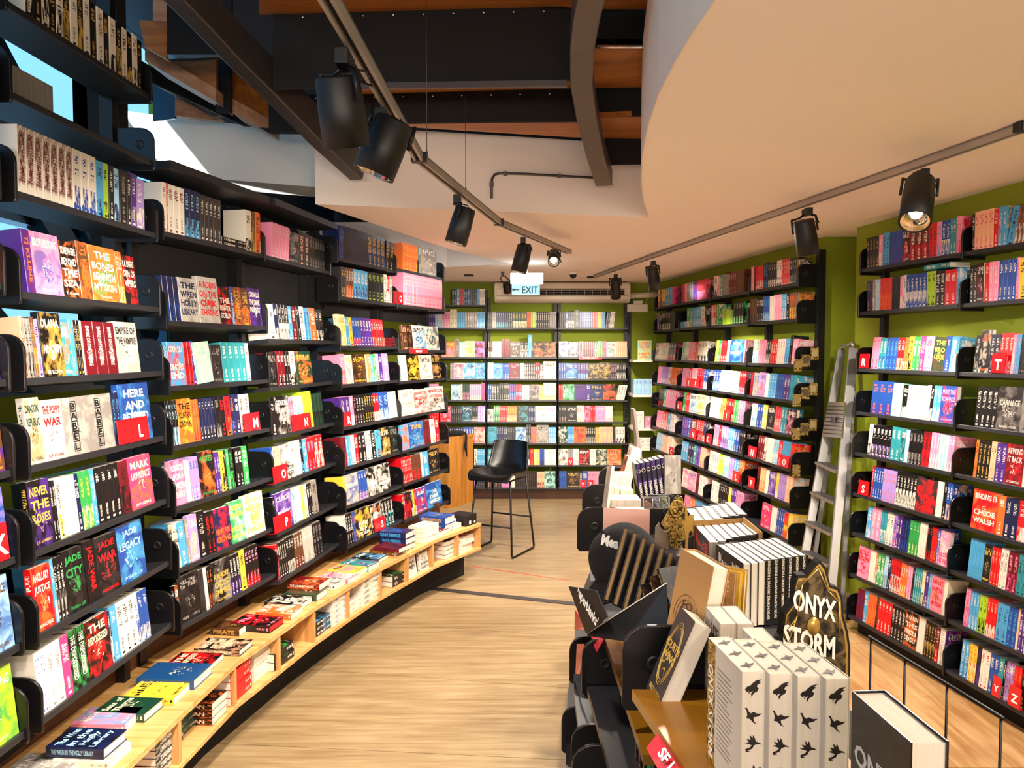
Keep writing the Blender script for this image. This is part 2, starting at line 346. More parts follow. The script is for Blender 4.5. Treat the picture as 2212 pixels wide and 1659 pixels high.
# stair seen from below: black risers, oak treads, grey stringers
stair = thing('staircase', 'dark oak and black steel staircase seen from below through the ceiling opening', 'staircase', (0.2, 4.2, 2.9))
def hplate(name, pts, z, th, mat): return MB().prism([atz(x, y, z) for x, y in pts], (0, 0, th)).obj(name, mat, stair)
def sweep(name, pts, w_, h_, mat):
    mb = MB(); P = [atd(p[0], p[1], p[2] * 1.085) for p in pts]; vs = []; fs = []
    for i, p in enumerate(P):
        t = (P[min(i + 1, len(P) - 1)] - P[max(i - 1, 0)]).normalized(); a = t.cross(V((0, 0, 1))).normalized(); b = a.cross(t).normalized()
        vs += [p + a * (sx * w_ / 2) + b * (sz * h_ / 2) for sx, sz in ((-1, -1), (1, -1), (1, 1), (-1, 1))]
    for i in range(len(P) - 1): fs += [(i * 4 + k, i * 4 + (k + 1) % 4, i * 4 + 4 + (k + 1) % 4, i * 4 + 4 + k) for k in range(4)]
    n = len(P) * 4; fs += [(3, 2, 1, 0), (n - 4, n - 3, n - 2, n - 1)]
    return mb.add(vs, fs).obj(name, mat, stair, 0.006)
sweep('stringer', [(360, -60, 2.75), (425, 8, 2.95), (500, 90, 3.2), (590, 180, 3.5), (690, 282, 3.8), (775, 362, 4.12)], 0.085, 0.16, M['steel'])
sweep('stringer', [(1285, -60, 2.45), (1268, 10, 2.65), (1258, 80, 2.9), (1256, 160, 3.2), (1268, 240, 3.55), (1286, 320, 3.95), (1305, 385, 4.36)], 0.10, 0.10, M['steel'])
def rib(name, l, r, bl, br, Y0, Y1, th, mat):        # l/r = left/right top (px,py), bl/br = bottom
    Y0 *= 1.085; Y1 *= 1.085
    return pxslab(name, [(l[0], l[1], Y0), (r[0], r[1], Y1), (br[0], br[1], Y1), (bl[0], bl[1], Y0)], th, mat, stair)
# nearest flight first: riser faces and the tread undersides between them
ris = [((590, 30), (1240, 14), (590, 192), (1240, 172), 3.35, 3.2, (1268, 20), (1392, 22), (1268, 100), (1392, 98), 3.3),
       ((620, 205), (1250, 192), (620, 268), (1250, 262), 3.85, 3.7, (1275, 190), (1392, 190), (1275, 252), (1392, 250), 3.78)]
for (a, b, c, d, Y0, Y1, e, f_, g_, h_, Y2) in ris:
    r1 = rib('riser', a, b, c, d, Y0, Y1, 0.02, M['matt']); rib('riser', e, f_, g_, h_, Y2, Y2, 0.02, M['matt'])
    mb = MB()
    for t in range(1, 10):
        p = atd(a[0] + (b[0] - a[0]) * t / 10, a[1] + (b[1] - a[1]) * t / 10 + 10, (Y0 + (Y1 - Y0) * t / 10) * 1.085)
        mb.lathe([(0.006, 0), (0.006, 0.008), (0.003, 0.011)], frame(p - V((0, 0.001, 0)), V((1, 0, 0)), V((0, 0, 1)), V((0, -1, 0))), 8)
    mb.obj('riser_bolts', M['chrome'], r1)
rib('riser', (1300, 302), (1392, 300), (1300, 356), (1392, 354), 4.3, 4.3, 0.02, M['matt'])
rib('riser', (560, 275), (705, 285), (580, 286), (700, 288), 4.0, 4.0, 0.03, M['matt'])
def tread(pts, th=0.03): return MB().prism([atd(p[0], p[1], p[2] * 1.085) for p in pts], (0, 0, th)).obj('tread', M['stairwood'], stair)
tread([(560, -90, 2.5), (1400, -90, 2.5), (1400, 20, 3.3), (1255, 20, 3.2), (1240, 13, 3.2), (560, 32, 3.35)])
tread([(690, 190, 3.37), (1240, 172, 3.22), (1260, 98, 3.3), (1392, 98, 3.3), (1392, 188, 3.76), (1255, 190, 3.7), (690, 206, 3.83)])
tread([(860, 268, 3.86), (1250, 258, 3.7), (1392, 250, 3.8), (1392, 300, 4.29), (1240, 297, 4.25), (900, 276, 4.1)])
rib('nosing_bar', (690, 180), (1225, 172), (690, 192), (1225, 186), 3.33, 3.18, 0.02, M['steel'])
rib('nosing_bar', (1290, 97), (1392, 97), (1290, 101), (1392, 101), 3.27, 3.27, 0.02, M['chrome'])
# outer ends of the treads beside the window
rib('tread_end', (330, -40), (364, -30), (330, 44), (364, 46), 3.3, 3.3, 0.30, M['stairend'])
rib('tread', (300, 44), (362, 46), (313, 101), (360, 128), 3.36, 3.36, 0.04, M['stairwood'])
rib('tread_end', (313, 100), (466, 190), (313, 131), (466, 219), 3.55, 3.75, 0.25, M['stairend'])
rib('tread', (362, 124), (466, 124), (362, 128), (466, 190), 3.72, 3.74, 0.03, M['stairwood'])
rib('tread_bracket', (361, -20), (500, -20), (361, 119), (500, 119), 3.30, 3.30, 0.02, M['matt'])
rib('nosing_bar', (361, 118), (500, 118), (366, 128), (500, 122), 3.28, 3.28, 0.03, M['chrome'])
rib('tread_bracket', (457, 126), (498, 126), (466, 240), (498, 242), 3.85, 3.85, 0.03, M['matt'])
rib('tread_end', (498, 211), (580, 256), (498, 240), (580, 284), 3.9, 4.05, 0.2, M['stairend'])
rib('tread', (498, 150), (590, 205), (498, 211), (580, 256), 3.95, 4.1, 0.03, M['stairwood'])
rib('tread_bracket', (580, 205), (700, 276), (581, 284), (705, 285), 3.9, 3.9, 0.04, M['matt'])
rib('outer_string', (320, 140), (570, 270), (330, 180), (520, 268), 4.0, 4.3, 0.05, M['matt'])
rib('outer_string', (330, 174), (480, 250), (340, 186), (460, 252), 4.05, 4.3, 0.03, M['steel'])
rib('tread_end', (378, 209), (480, 258), (378, 250), (470, 260), 4.2, 4.35, 0.05, M['stairend'])
rib('outer_string', (330, 180), (378, 206), (330, 262), (378, 256), 4.4, 4.4, 0.02, M['teal'])
for p in ((372, 32), (457, 128)):
    q = atd(p[0] + 8, p[1] + 24, 3.295 if p[0] < 400 else 3.84)
# conduit on the fascia
_ce = curve[-1]
def fp(x, y):
    r = rays(x, y); k = (_ce[1] - cor[1]) / (_ce[0] - cor[0]); t = (cor[1] - k * cor[0] - 0.016) / (r.y - k * r.x); return V((0, 0, CAMZ)) + r * t
cd = thing('conduit_pipe', 'thin grey conduit pipe bent along the cream fascia under the stair', 'pipe', tuple(fp(1062, 428)))
MB().tube([fp(x, y) for x, y in ((1062, 428), (1062, 400), (1063, 386), (1069, 377), (1080, 374), (1140, 376), (1285, 384))], 0.008, 10).obj('pipe', M['steel'], cd)
for x, y in ((1062, 398), (1092, 375), (1208, 380)):
    MB().box(tuple(fp(x, y) - V((0.012, 0.01, 0.012))), tuple(fp(x, y) + V((0.012, 0.014, 0.012)))).obj('pipe_clip', M['steel'], cd)

# dark mezzanine structure on the street side, seen between the upper rows
mz = thing('mezzanine_frame', 'dark blue-grey mezzanine steelwork behind the upper rows of the street-side bookshelves', 'steel frame', (-2.2, 6.0, 1.9))
MB().box((-2.25, 5.05, 1.78), (-2.2, 6.4, 2.9)).box((-2.25, 6.4, 1.78), (-2.2, 9.6, 4.2)).obj('panel', M['matt'], mz)
for (ya, za, yb, zb) in ((3.1, 3.5, 4.7, 2.05), (2.5, 2.9, 4.0, 1.7), (3.7, 3.3, 5.3, 1.9)):
    d = V((0, yb - ya, zb - za)); L_ = d.length; d.normalize(); m = frame((-2.5, ya, za), d, (1, 0, 0), d.cross(V((1, 0, 0))))
    MB().box((0, -0.05, -0.09), (L_, 0.05, 0.09), m).obj('brace', M['teal'], mz)
MB().box((-2.6, 2.2, 2.50), (-2.5, 5.05, 2.62), None).obj('edge_beam', M['teal'], mz)
MB().box((-2.6, 2.2, 1.62), (-2.5, 5.05, 1.72), None).obj('edge_beam', M['teal'], mz)

struct(MB().box((-1.0, 5.8, 3.0), (0.3, 7.2, 3.01)).obj('window_8', M['sky']))
q0, q1 = atd(190, 300, 3.34), atd(258, 300, 3.34)
MB().box((q0.x, 3.34, 1.7), (q1.x, 3.42, 3.5)).obj('post', M['matt'], mz)
# added narrow area lamp beside the white beam, standing in for a streak of daylight
a, b = atd(300, 246, 4.94), atd(436, 424, 4.94); md = (a + b) / 2; ln = (b - a).normalized(); sd_ = V((0.80, 0.60, -0.05)).normalized()
L_ = bpy.data.lights.new('daylight_streak', 'AREA'); L_.shape = 'RECTANGLE'; L_.size = (b - a).length * 0.95; L_.size_y = 0.11; L_.energy = 20; L_.color = (0.75, 0.92, 1.0); L_.spread = math.radians(5)
o = bpy.data.objects.new('daylight_streak', L_); COL.objects.link(o); zz = -sd_; xx = (ln - zz * ln.dot(zz)).normalized(); o.matrix_world = frame(md - sd_ * 0.45, xx, zz.cross(xx), zz)
# ---------------------------------------------------------------- bookshelves and their rows of books
BK = []            # every book as a spec; the largest 300 in view become things at the end
SIGNS = []
T6 = 6.0
def mkbay(key, A, B, zs, flat, where, dep=0.22, lefts=True, rights=True, back=None, base=None, top=None, posts=(1, 1)):
    A = V((A[0], A[1], 0)); B = V((B[0], B[1], 0)); ex = (B - A).normalized(); ey = V((0, 0, 1)).cross(ex); L = (B - A).length
    bay = dict(key=key, A=A, ex=ex, ey=ey, L=L, zs=zs, where=where, rows=[], dep=dep, ord={})
    root = thing('bookshelf', bay_label[key], 'bookshelf', tuple(A), 'wall bookshelves')
    bay['root'] = root
    for i, z in enumerate(zs):
        t = math.radians(0.0 if i < flat else T6)
        fy = ey * math.cos(t) - V((0, 0, 1)) * math.sin(t); fz = V((0, 0, 1)) * math.cos(t) + ey * math.sin(t)
        rake = 0.05 * (1 - i / max(1, len(zs) - 1))
        m = frame(A + ey * rake + V((0, 0, z)), ex, fy, fz); bay['rows'].append(m)
        b = MB().box((0.003, -0.004, -0.022), (L - 0.003, dep - rake, 0.0), m).obj('shelf_board', M['shelf'], root, 0.002)
        mv = frame(A + ey * rake + V((0, 0, z)), ex, ey, V((0, 0, 1)))
        for side, on in ((0, lefts), (1, rights)):
            if not on: continue
            x0 = 0.0 if side == 0 else L - 0.011
            d1 = dep - rake - 0.012
            prof = [(-0.016, -0.030), (-0.012, -0.040), (d1, -0.040), (d1, 0.135), (0.045, 0.135)] + [(-0.016 + 0.055 * (1 - math.cos(a)) , 0.080 + 0.055 * math.sin(a)) for a in [math.radians(q) for q in (75, 55, 35, 15, 0)]]
            pan = MB().prism([mv @ V((x0, y, zz)) for y, zz in prof], ex * 0.011).obj('side_panel', M['bracket'], root, 0.003)
            k = MB()
            for xs, sg in ((x0 + 0.011, 1), (x0, -1)):
                k.lathe([(0.018, 0), (0.018, 0.002), (0.013, 0.002), (0.010, 0.0005)], mv @ Matrix.Translation((xs, 0.045, 0.065)) @ Matrix.Rotation(math.pi / 2 * sg, 4, 'Y'), 14)
            k.obj('screw_cap', M['black'], pan)
    zt = top or (zs[0] + 0.25)
    for on, x0 in zip(posts, (0.0, L - 0.03)):
        if on:
            mv = frame(A, ex, ey, V((0, 0, 1)))
            MB().box((x0, dep - 0.03, base if base is not None else 0.0), (x0 + 0.045, dep + 0.025, zt), mv).obj('upright', M['black'], root)
    if back:
        for z0, z1, mt in back:
            MB().box((0.0, dep + 0.028, z0), (L, dep + 0.045, z1), frame(A, ex, ey, V((0, 0, 1)))).obj('back_panel', M[mt], root)
    BAYS[key] = bay
    return bay
def s_at(bay, px, z):
    o = bay['rows'][0]; k = (px - CX) / FPX; dz = z - CAMZ; A = bay['Ar']; ex = bay['ex']
    return (k * (A.y * math.cos(PITCH) - dz * math.sin(PITCH)) - A.x) / (ex.x - k * ex.y * math.cos(PITCH))
def face_px(m, W, T, H, kind):
    c = [(0, 0, 0), (W, 0, 0), (W, 0, H), (0, 0, H)] if kind == 'f' else [(0, 0, 0), (0, T, 0), (0, T, H), (0, 0, H)]
    if kind == 'top': c = [(0, 0, 0), (W, 0, 0), (W, 0, H), (0, 0, H)]
    P = [proj(m @ V(p)) for p in c]
    P = [(min(max(x, 0), 2212), min(max(y, 0), 1659)) for x, y in P]
    return abs(sum(P[i][0] * P[(i + 1) % 4][1] - P[(i + 1) % 4][0] * P[i][1] for i in range(4))) / 2
def add_book(m, W, T, H, cols, sty, kind, place, seed=None, title=None, hard=False, boost=1.0, desc=None, pages=None):
    BK.append(dict(m=m, W=W, T=T, H=H, cols=cols, sty=sty, kind=kind, place=place, seed=R.random() * 50 if seed is None else seed,
                   title=title, hard=hard, area=face_px(m, W, T, H, kind) * boost, desc=desc, pages=pages))
TOK = re.compile(r'^([a-z]{2}(?:\.[a-z]{2})*)([^:]*)(?::(.*))?$')
def cols_of(s):
    c = s.split('.'); b = c[0]
    ink = c[1] if len(c) > 1 else ('wh' if b in ('bk', 'dg', 'dr', 'nv', 'bl', 'pu', 'dn', 'br', 'rd', 'gn', 'tl', 'hp') else 'bk')
    acc = c[2] if len(c) > 2 else ink
    return b, ink, acc
RYX = {'o': Matrix.Rotation(math.pi / 2, 4, 'Z')}
def row(key, ri, txt, y0=0.006, hb=None, depth=None):
    bay = BAYS[key]; m = bay['rows'][ri]; z = bay['zs'][ri]
    rake = 0.05 * (1 - ri / max(1, len(bay['zs']) - 1)); bay['Ar'] = bay['A'] + bay['ey'] * rake
    t = txt.split(); i = 0
    hb = hb or 0.197
    while i + 1 < len(t):
        x0 = float(t[i]); spec = t[i + 1]; x1 = float(t[i + 2]) if i + 2 < len(t) else None
        i += 2
        if spec == '~' or x1 is None: continue
        q = TOK.match(spec); cols = cols_of(q.group(1)); fl = q.group(2) or ''; title = (q.group(3) or '').replace('_', ' ') or None
        n = int((re.search(r'\*(\d+)', fl) or [0, 1])[1]); hs = float((re.search(r'\^([\d.]+)', fl) or [0, 1])[1])
        lean = float((re.search(r'/(-?[\d.]+)', fl) or [0, 0])[1]); st = int((re.search(r'=(\d+)', fl) or [0, 0])[1])
        s0 = max(0.013, s_at(bay, x0, z)); s1 = min(bay['L'] - 0.013, s_at(bay, x1, z)); ww = s1 - s0
        if ww < 0.004: continue
        h = hb * hs * R.uniform(0.975, 1.02); seed = R.random() * 50; yb = y0 + R.uniform(0, 0.004)
        o_ = bay['ord'].setdefault(ri, [0])
        if st:
            th = (0.022 if not depth else depth)
            for k in range(st):
                o_[0] += 1
                L_ = min(ww, 0.24)
                mm = m @ Matrix.Translation((s1, yb, 0.0)) @ frame((0, 0, th * (k + 1)), (0, 1, 0), (0, 0, -1), (-1, 0, 0))
                add_book(mm, 0.13, th - 0.001, L_, cols, 1, 's', (key, ri, o_[0]), seed, title)
        elif '!' in fl:
            o_[0] += 1
            H_ = h; T_ = 0.024
            mm = m @ Matrix.Translation((s0, yb, 0)) @ Matrix.Rotation(math.radians(lean), 4, 'Y')
            add_book(mm, ww - 0.001, T_, H_, cols, 4 if title else 2, 'f', (key, ri, o_[0]), seed, title)
        else:
            T_ = ww / n
            for k in range(n):
                o_[0] += 1
                W_ = 0.128 + R.uniform(-0.004, 0.003)
                if '<' in fl:
                    mm = m @ Matrix.Translation((s0 + T_ * k, yb + W_, 0)) @ Matrix.Rotation(math.radians(lean), 4, 'Y') @ Matrix.Rotation(-math.pi / 2, 4, 'Z')
                else:
                    mm = m @ Matrix.Translation((s0 + T_ * k, yb, 0)) @ Matrix.Rotation(math.radians(lean), 4, 'Y') @ Matrix.Translation((T_, 0, 0)) @ RYX['o']
                add_book(mm, W_, T_ - 0.0008, h, cols, 5 if title else 1, 'p' if '<' in fl else 's', (key, ri, o_[0]), seed, title)
def sign(key, ri, x0, x1, letter, h=0.092, y0=-0.008):
    bay = BAYS[key]; m = bay['rows'][ri]; z = bay['zs'][ri]
    rake = 0.05 * (1 - ri / max(1, len(bay['zs']) - 1)); bay['Ar'] = bay['A'] + bay['ey'] * rake
    s0 = s_at(bay, x0, z); s1 = s_at(bay, x1, z); W_ = s1 - s0
    mm = m @ Matrix.Translation((s0, y0, 0.001))
    r_ = thing('letter_sign', SIGN_LABEL.get((key, letter), f'red divider with white letter {letter}, {ORD[ri]} shelf down, shelves {BAYSIGN[key[0]]}'), 'sign', group='red letter dividers', mw=mm)
    p = MB().box((0, 0, 0), (W_, 0.004, h)).box((0, 0.004, 0), (W_, 0.05, 0.002)).obj('plate', M['acrylic'], r_, local=True); p.color = (0.62, 0.006, 0.012, 1)
    side = 0.72 if key[0] == 'L' else 0.5
    t = MB(); put_text(t, letter, frame((W_ * side, -0.0006, h * 0.42), (1, 0, 0), (0, 0, 1), (0, -1, 0)), W_ * 0.6, h * 0.55, False, 0.03)
    o = t.obj('letter', M['tint'], r_, local=True); o.color = (0.95, 0.93, 0.9, 1)
def strip(key, ri, x0, x1, txt, label):
    bay = BAYS[key]; z = bay['zs'][ri]; bay['Ar'] = bay['A'] + bay['ey'] * 0.05 * (1 - ri / (len(bay['zs']) - 1))
    s0 = s_at(bay, x0, z); s1 = s_at(bay, x1, z); mm = bay['rows'][ri] @ Matrix.Translation((s0, -0.009, -0.03))
    r_ = thing('section_label', label, 'sign', mw=mm); W_ = s1 - s0
    p = MB().box((0, 0, 0), (W_, 0.004, 0.036)).obj('plate', M['acrylic'], r_, local=True); p.color = (0.7, 0.02, 0.03, 1)
    t = MB(); put_text(t, txt, frame((W_ / 2, -0.0005, 0.018), (1, 0, 0), (0, 0, 1), (0, -1, 0)), W_ * 0.85, 0.02, False, 0.03)
    o = t.obj('lettering', M['tint'], r_, local=True); o.color = (0.95, 0.93, 0.9, 1)
ORD = ['top', 'second', 'third', 'fourth', 'fifth', 'sixth', 'seventh', 'eighth', 'ninth', 'tenth']
SIGN_LABEL = {}
BAYS = {}
bay_label = dict(
    L0='black metal bookshelf bay cut by the picture edge, holding the red letter K',
    L1='black metal bookshelf bay holding red letter L, tall with dragon spines high up',
    L2='black metal bookshelf bay holding red letter M above the oak bench',
    L3='black metal bookshelf bay holding red letters N, O and P',
    L4='black metal bookshelf bay holding red letters Q, R and S',
    L5='black metal bookshelf bay ending at the wooden counter, big pink boxed set',
    R1='black metal bookshelf bay beside the stepladder, holding red letters R and S',
    R2='black metal bookshelf bay holding red letters T, Y and Z',
    F1='black metal bookshelf bay with red letters I, N, O, P and photo cards',
    F2='black metal bookshelf bay holding red letters K and L, second from the stepladder',
    F3='black metal bookshelf bay holding red letters E, F, G and H',
    F4='black metal bookshelf bay in the far corner, holding a red letter C',
    B1='black metal bookshelf bay on the back wall partly behind the wooden counter',
    B2='black metal bookshelf bay on the back wall directly behind the black stool',
    B3='black metal bookshelf bay on the back wall holding red letters Y and Z')
BAYSIGN = dict(L='above the curved bench', R='beside the stepladder', F='beyond the stepladder', B='on the back wall')
# ---- street side (left), each bay turned a little more
mkbay('L0', (-1.50, 1.38), (-1.478, 2.285), [2.92, 2.62, 2.33, 2.05, 1.765, 1.495, 1.235, 0.97, 0.70], 3, 'bay with sign K', base=0.45, top=3.3, posts=(0, 0), lefts=False, back=[(0.47, 1.2, 'matt')])
mkbay('L1', (-1.468, 2.33), (-1.44, 3.205), [2.90, 2.63, 2.335, 2.03, 1.765, 1.495, 1.23, 0.967, 0.704], 3, 'bay with sign L', base=0.45, top=3.3, posts=(0, 1), back=[(0.47, 1.3, 'matt')])
mkbay('L2', (-1.46, 3.31), (-1.285, 4.14), [2.365, 1.98, 1.695, 1.434, 1.167, 0.893, 0.641], 1, 'bay with sign M', base=0.45, top=2.63, back=[(0.47, 1.0, 'matt'), (2.03, 2.62, 'matt')])
mkbay('L3', (-1.27, 4.13), (-1.13, 4.985), [2.36, 1.913, 1.652, 1.385, 1.127, 0.858, 0.597], 1, 'bay with sign N', base=0.45, top=2.6, lefts=False, back=[(0.47, 1.0, 'matt'), (2.03, 2.62, 'matt')])
mkbay('L4', (-1.085, 4.95), (-0.828, 5.785), [2.45, 2.20, 1.88, 1.63, 1.352, 1.09, 0.834, 0.573], 2, 'bay with sign Q', base=0.45, top=2.63, back=[(0.47, 1.75, 'matt'), (2.08, 2.62, 'matt')])
mkbay('L5', (-0.822, 5.80), (-0.544, 6.60), [2.47, 2.20, 1.854, 1.617, 1.349, 1.087, 0.833, 0.558], 2, 'bay beside wooden counter', base=0.45, top=2.6, lefts=False, back=[(0.47, 1.75, 'matt'), (2.08, 2.62, 'matt')])
for k in ('L2', 'L3'):
    b = BAYS[k]; MB().box((0, -0.01, 2.625), (b['L'], 0.24, 2.66), frame(b['A'], b['ex'], b['ey'], V((0, 0, 1)))).obj('top_board', M['shelf'], b['root'])
RZ = [2.375, 2.10, 1.735, 1.455, 1.19, 0.925, 0.665, 0.395, 0.12]
mkbay('R1', (2.208, 4.99), (2.358, 4.135), RZ, 2, 'bay beside the stepladder', rights=False, top=2.6, posts=(1, 0))
mkbay('R2', (2.360, 4.125), (2.51, 3.265), RZ, 2, 'bay with sign T', top=2.6, posts=(1, 1))
FZ = [2.36, 2.09, 1.745, 1.47, 1.21, 0.95, 0.69, 0.41, 0.14]
fx = lambda k: (2.095 - 0.1088 * k, 5.75 + 0.8632 * k)
for k, nm, wh_ in ((4, 'F4', 'bay in the far corner'), (3, 'F3', 'bay with sign G'), (2, 'F2', 'bay with sign K'), (1, 'F1', 'bay with sign I')):
    mkbay(nm, fx(k), fx(k - 1), FZ, 2, wh_, rights=(nm == 'F1'), top=2.6, posts=(1, 1 if nm == 'F1' else 0))
BZ = [2.41, 2.13, 1.767, 1.50, 1.235, 0.97, 0.707, 0.434, 0.155]
mkbay('B1', (-1.19, 9.45), (-0.32, 9.45), BZ, 2, 'back wall bay by counter', top=2.6, rights=False, posts=(1, 1))
mkbay('B2', (-0.315, 9.45), (0.560, 9.45), BZ[1:], 1, 'back wall behind stool', top=2.5, rights=False, posts=(1, 1))
mkbay('B3', (0.565, 9.45), (1.435, 9.45), BZ[1:], 1, 'back wall bay by corner', top=2.5, posts=(1, 1))
# ---- L0 / L1
row('L0', 4, '-60 nv.wh.pu!:DUSK|@E 24 ~ 62')
row('L0', 5, '-70 br.og.pu*4:LUCID 26')
row('L0', 6, '-60 bl.wh.lv!^1.1 28'); sign('L0', 6, -40, 17, 'K', 0.11)
row('L0', 7, '-40 sk.br.bl!:PALADIN\'S_GRACE|@T._KINGFISHER 62', hb=0.215)
row('L0', 8, '-40 lm.wh.gn!:HEARTSONG|@TJ_KLUNE 72', hb=0.215)
row('L0', 3, '-20 rd.yl*3 18')
row('L0', 2, '-30 cr.bk.gn!:WILD 14')
row('L1', 0, '60 wh.bk.bk*1 78 bk.gd 95 wh.bk.bk 112 bk.gd 128 wh.bk.bk 143 bk.gd 158 wh.bk.bk 173 bk.gd 187 wh.bk.bk 201 bk.gd 215 wh.bk.bk 229 bk.gd 242 wh.bk.bk 255 bk.gd 268 wh.bk.bk 280 bk.gd 291 wh.bk.bk 302 bk.gd 313', hb=0.20)
row('L1', 1, '50 gy.gy.gy*10 172', y0=0.09, hb=0.135)
row('L1', 2, '44 wh.dr.dr*7:EMPIRE_OF_THE_VAMPIRE 163 wh.bl.bl*3 213 lb.nv 229 lm.bk 241 bk.wh 252 sk.nv 264 bk.gy 280 bk.wh 288 pu.wh.gy 300 lv.wh 318', hb=0.205)
row('L1', 3, '66 pu.og.dr:TJ_KLUNE 84 pk.wh.bl!:BROTHERSONG|@TJ_KLUNE 145 bk.wh.og!^0.97:SOMEWHERE|BEYOND|THE|SEA|@TJ_KLUNE 183 br.og.og:TJ_KLUNE 208 og.wh.gn!:THE|BONES|BENEATH|MY_SKIN|@TJ_KLUNE 264 og.wh.yl*2 277 bk.wh.rd!^0.95:K.A._KNIGHT|DEN_OF|VIPERS 305', hb=0.20)
row('L1', 4, '64 pe.dr 70 gy.bk*2 84 br.gd*2 93 lv.bk 102 bk.wh.gd!^1.1:OLANA||ACADEMY|@SE_KOVA 148 tl.wh.og!^.95 166 lb.og 175 bk.gd*2 188 wh.gy< 193 dr.wh.dr*3:EMPIRE_OF_THE_VAMPIRE 262 lg.dg.wh!^1.03:EMPIRE_OF|THE_VAMPIRE 310', hb=0.19)
row('L1', 5, '73 lg.dn.tn!^1.05:DRAGON|REPUBLIC|@R._F._KUANG 106 lg.rd.wh!:THE_POPPY|WAR|@R._F._KUANG 150 gy.bk.lg!:B|A|B|E|L 197 gy.bk.lg!:B|A|B|E|L 256 nv.lb*2 272 bl.wh.lb!^1.12:HERE|AND|BEYOND 336', hb=0.20)
sign('L1', 5, 255, 320, 'L')
row('L1', 6, '80 bk.gd.pu!^1.06:NEVER|THE|ROSES|@J._K._LAMBERT 126 bk.wh*2 138 wh.br.yl 148 cr.yl< 178 nv.wh:HALF_KING 188 gn.yl.cr*2 212 lb.wh.gd:LAST_VIGILANT 221 bk.wh.pk*4 272 dr.bk 292 hp.wh.og!^1.04:MARK|LAWRENCE||@IMPOSSIBLE 338', hb=0.20)
row('L1', 7, '88 rd.wh.og!:ANCILLARY|JUSTICE|@ANN_LECKIE 128 lb.wh:PROVENANCE 134 bk.wh.gy*3 156 bk.gn.dg!^1.04:JADE|CITY|@FONDA_LEE 198 bk.rd.bk^1.04:JADE_WAR 222 bk.rd.dg!^1.04:JADE|WAR|@FONDA_LEE 268 bl.sk.lb!^1.05:JADE|LEGACY|@FONDA_LEE 322', hb=0.205)
row('L1', 8, '94 wh.bl.rd*4 116 wh.gy.pe*2 148 hp.wh.wh 165 bk.wh.gn*2:THE_DISPOSSESSED 200 bk.cr.rd!:THE|DISPOSSESSED 248 nv.wh 254 lb.wh 268 wh.bk.cr*3 304 wh.bl 311 bl.wh*2 331', hb=0.20)
# ---- L2
row('L2', 0, '355 wh.dr.dg 365 rd.wh 368 wh.dr*3 403 nv.sk.lb*3 437 dg.wh.gy*5 482 bk.wh=2 534 wh.bk 547 br.gd 555 og.bk 564 rd.wh 575', hb=0.215)
row('L2', 1, '362 nv.bk.bl*3 396 lg.nv.gy!^1.04:THE|WREN|HOLLY|LIBRARY 437 lg.rd.gy!^1.13:A_ROBIN|ON_THE|OAK|THRONE 480 bk.wh.rd!^.95:|THE|RED-DOOR|GOBLIN 506 bl.wh.lg 512 br.gd.og*2:CIXIN_LIU 546 pu.wh.bk!^1.02:CIXIN_LIU|THE_DARK|FOREST 579', hb=0.195)
row('L2', 2, '374 lb.wh.rd!:CIXIN_LIU||DEATH\'S|END 408 rd.bk*2 424 pu.wh 430 mt.wh.wh!/-4:RACE|FOR|WINGS|@KENT 466 dg.gy.bk!^.93 488 tl.wh.mt*4 539 wh.rd.rd 547')
row('L2', 3, '354 bk.sk*4 394 og.bk.yl!^1.02:THE|FOUNTAIN|CROWN 424 og.rd*3 439 nv.wh.bk*5 473 bk.gy 483 bk.rd 494 rd.bk.og 506 nv.og.bl 515 nv.wh.br 525 wh.br.pe*2 548')
sign('L2', 3, 527, 560, 'M')
row('L2', 4, '379 pk.wh.hp!:ONCE|UPON_A|BROKEN|HEART 409 gy.wh<^.98 421 lv.bl.wh*3 439 bk.gn.og!^1.08:WICKED|||@GREGORY_MAGUIRE 473 pu.wh.bl*2 484 yl.bk 493 bk.wh 498 gn.wh.lm 504 bk.gn 513 ~ 517 bk.wh.rd*2 532 gn.wh.lm 543')
row('L2', 5, '380 cr.dg.lg!/3:EMILY_ST_JOHN|MANDEL 396 lb.wh/-4 412 gy.wh 418 lv.wh.pe!^1.05 437 bk.lg^1.08 454 bk.rd*2 472 nv.og.rd!^1.02:||HEART_FOR|CROWS 506 gn.yl.mt!^1.05:GEORGE_R.R.|MARTIN||STORM_OF|SWORDS 536 wh.gd.gd!^1.1:GEORGE_R.R.|MARTIN|||DRAGONS 577')
row('L2', 6, '356 bk.wh.og!^.9:GEORGE_R.R.|MARTIN||WILD|GOOD 396 bk.gy.dg!^1.05 441 dg.bk 451 wh.gy 457 bk.og.br*2 468 bk.gd.gy!:|A_MEMORY|CALLED|EMPIRE|@ARKADY_MARTINE 506 bk.wh.pu*3 527 yl.bk 538 bk.pk.rd*4 566')
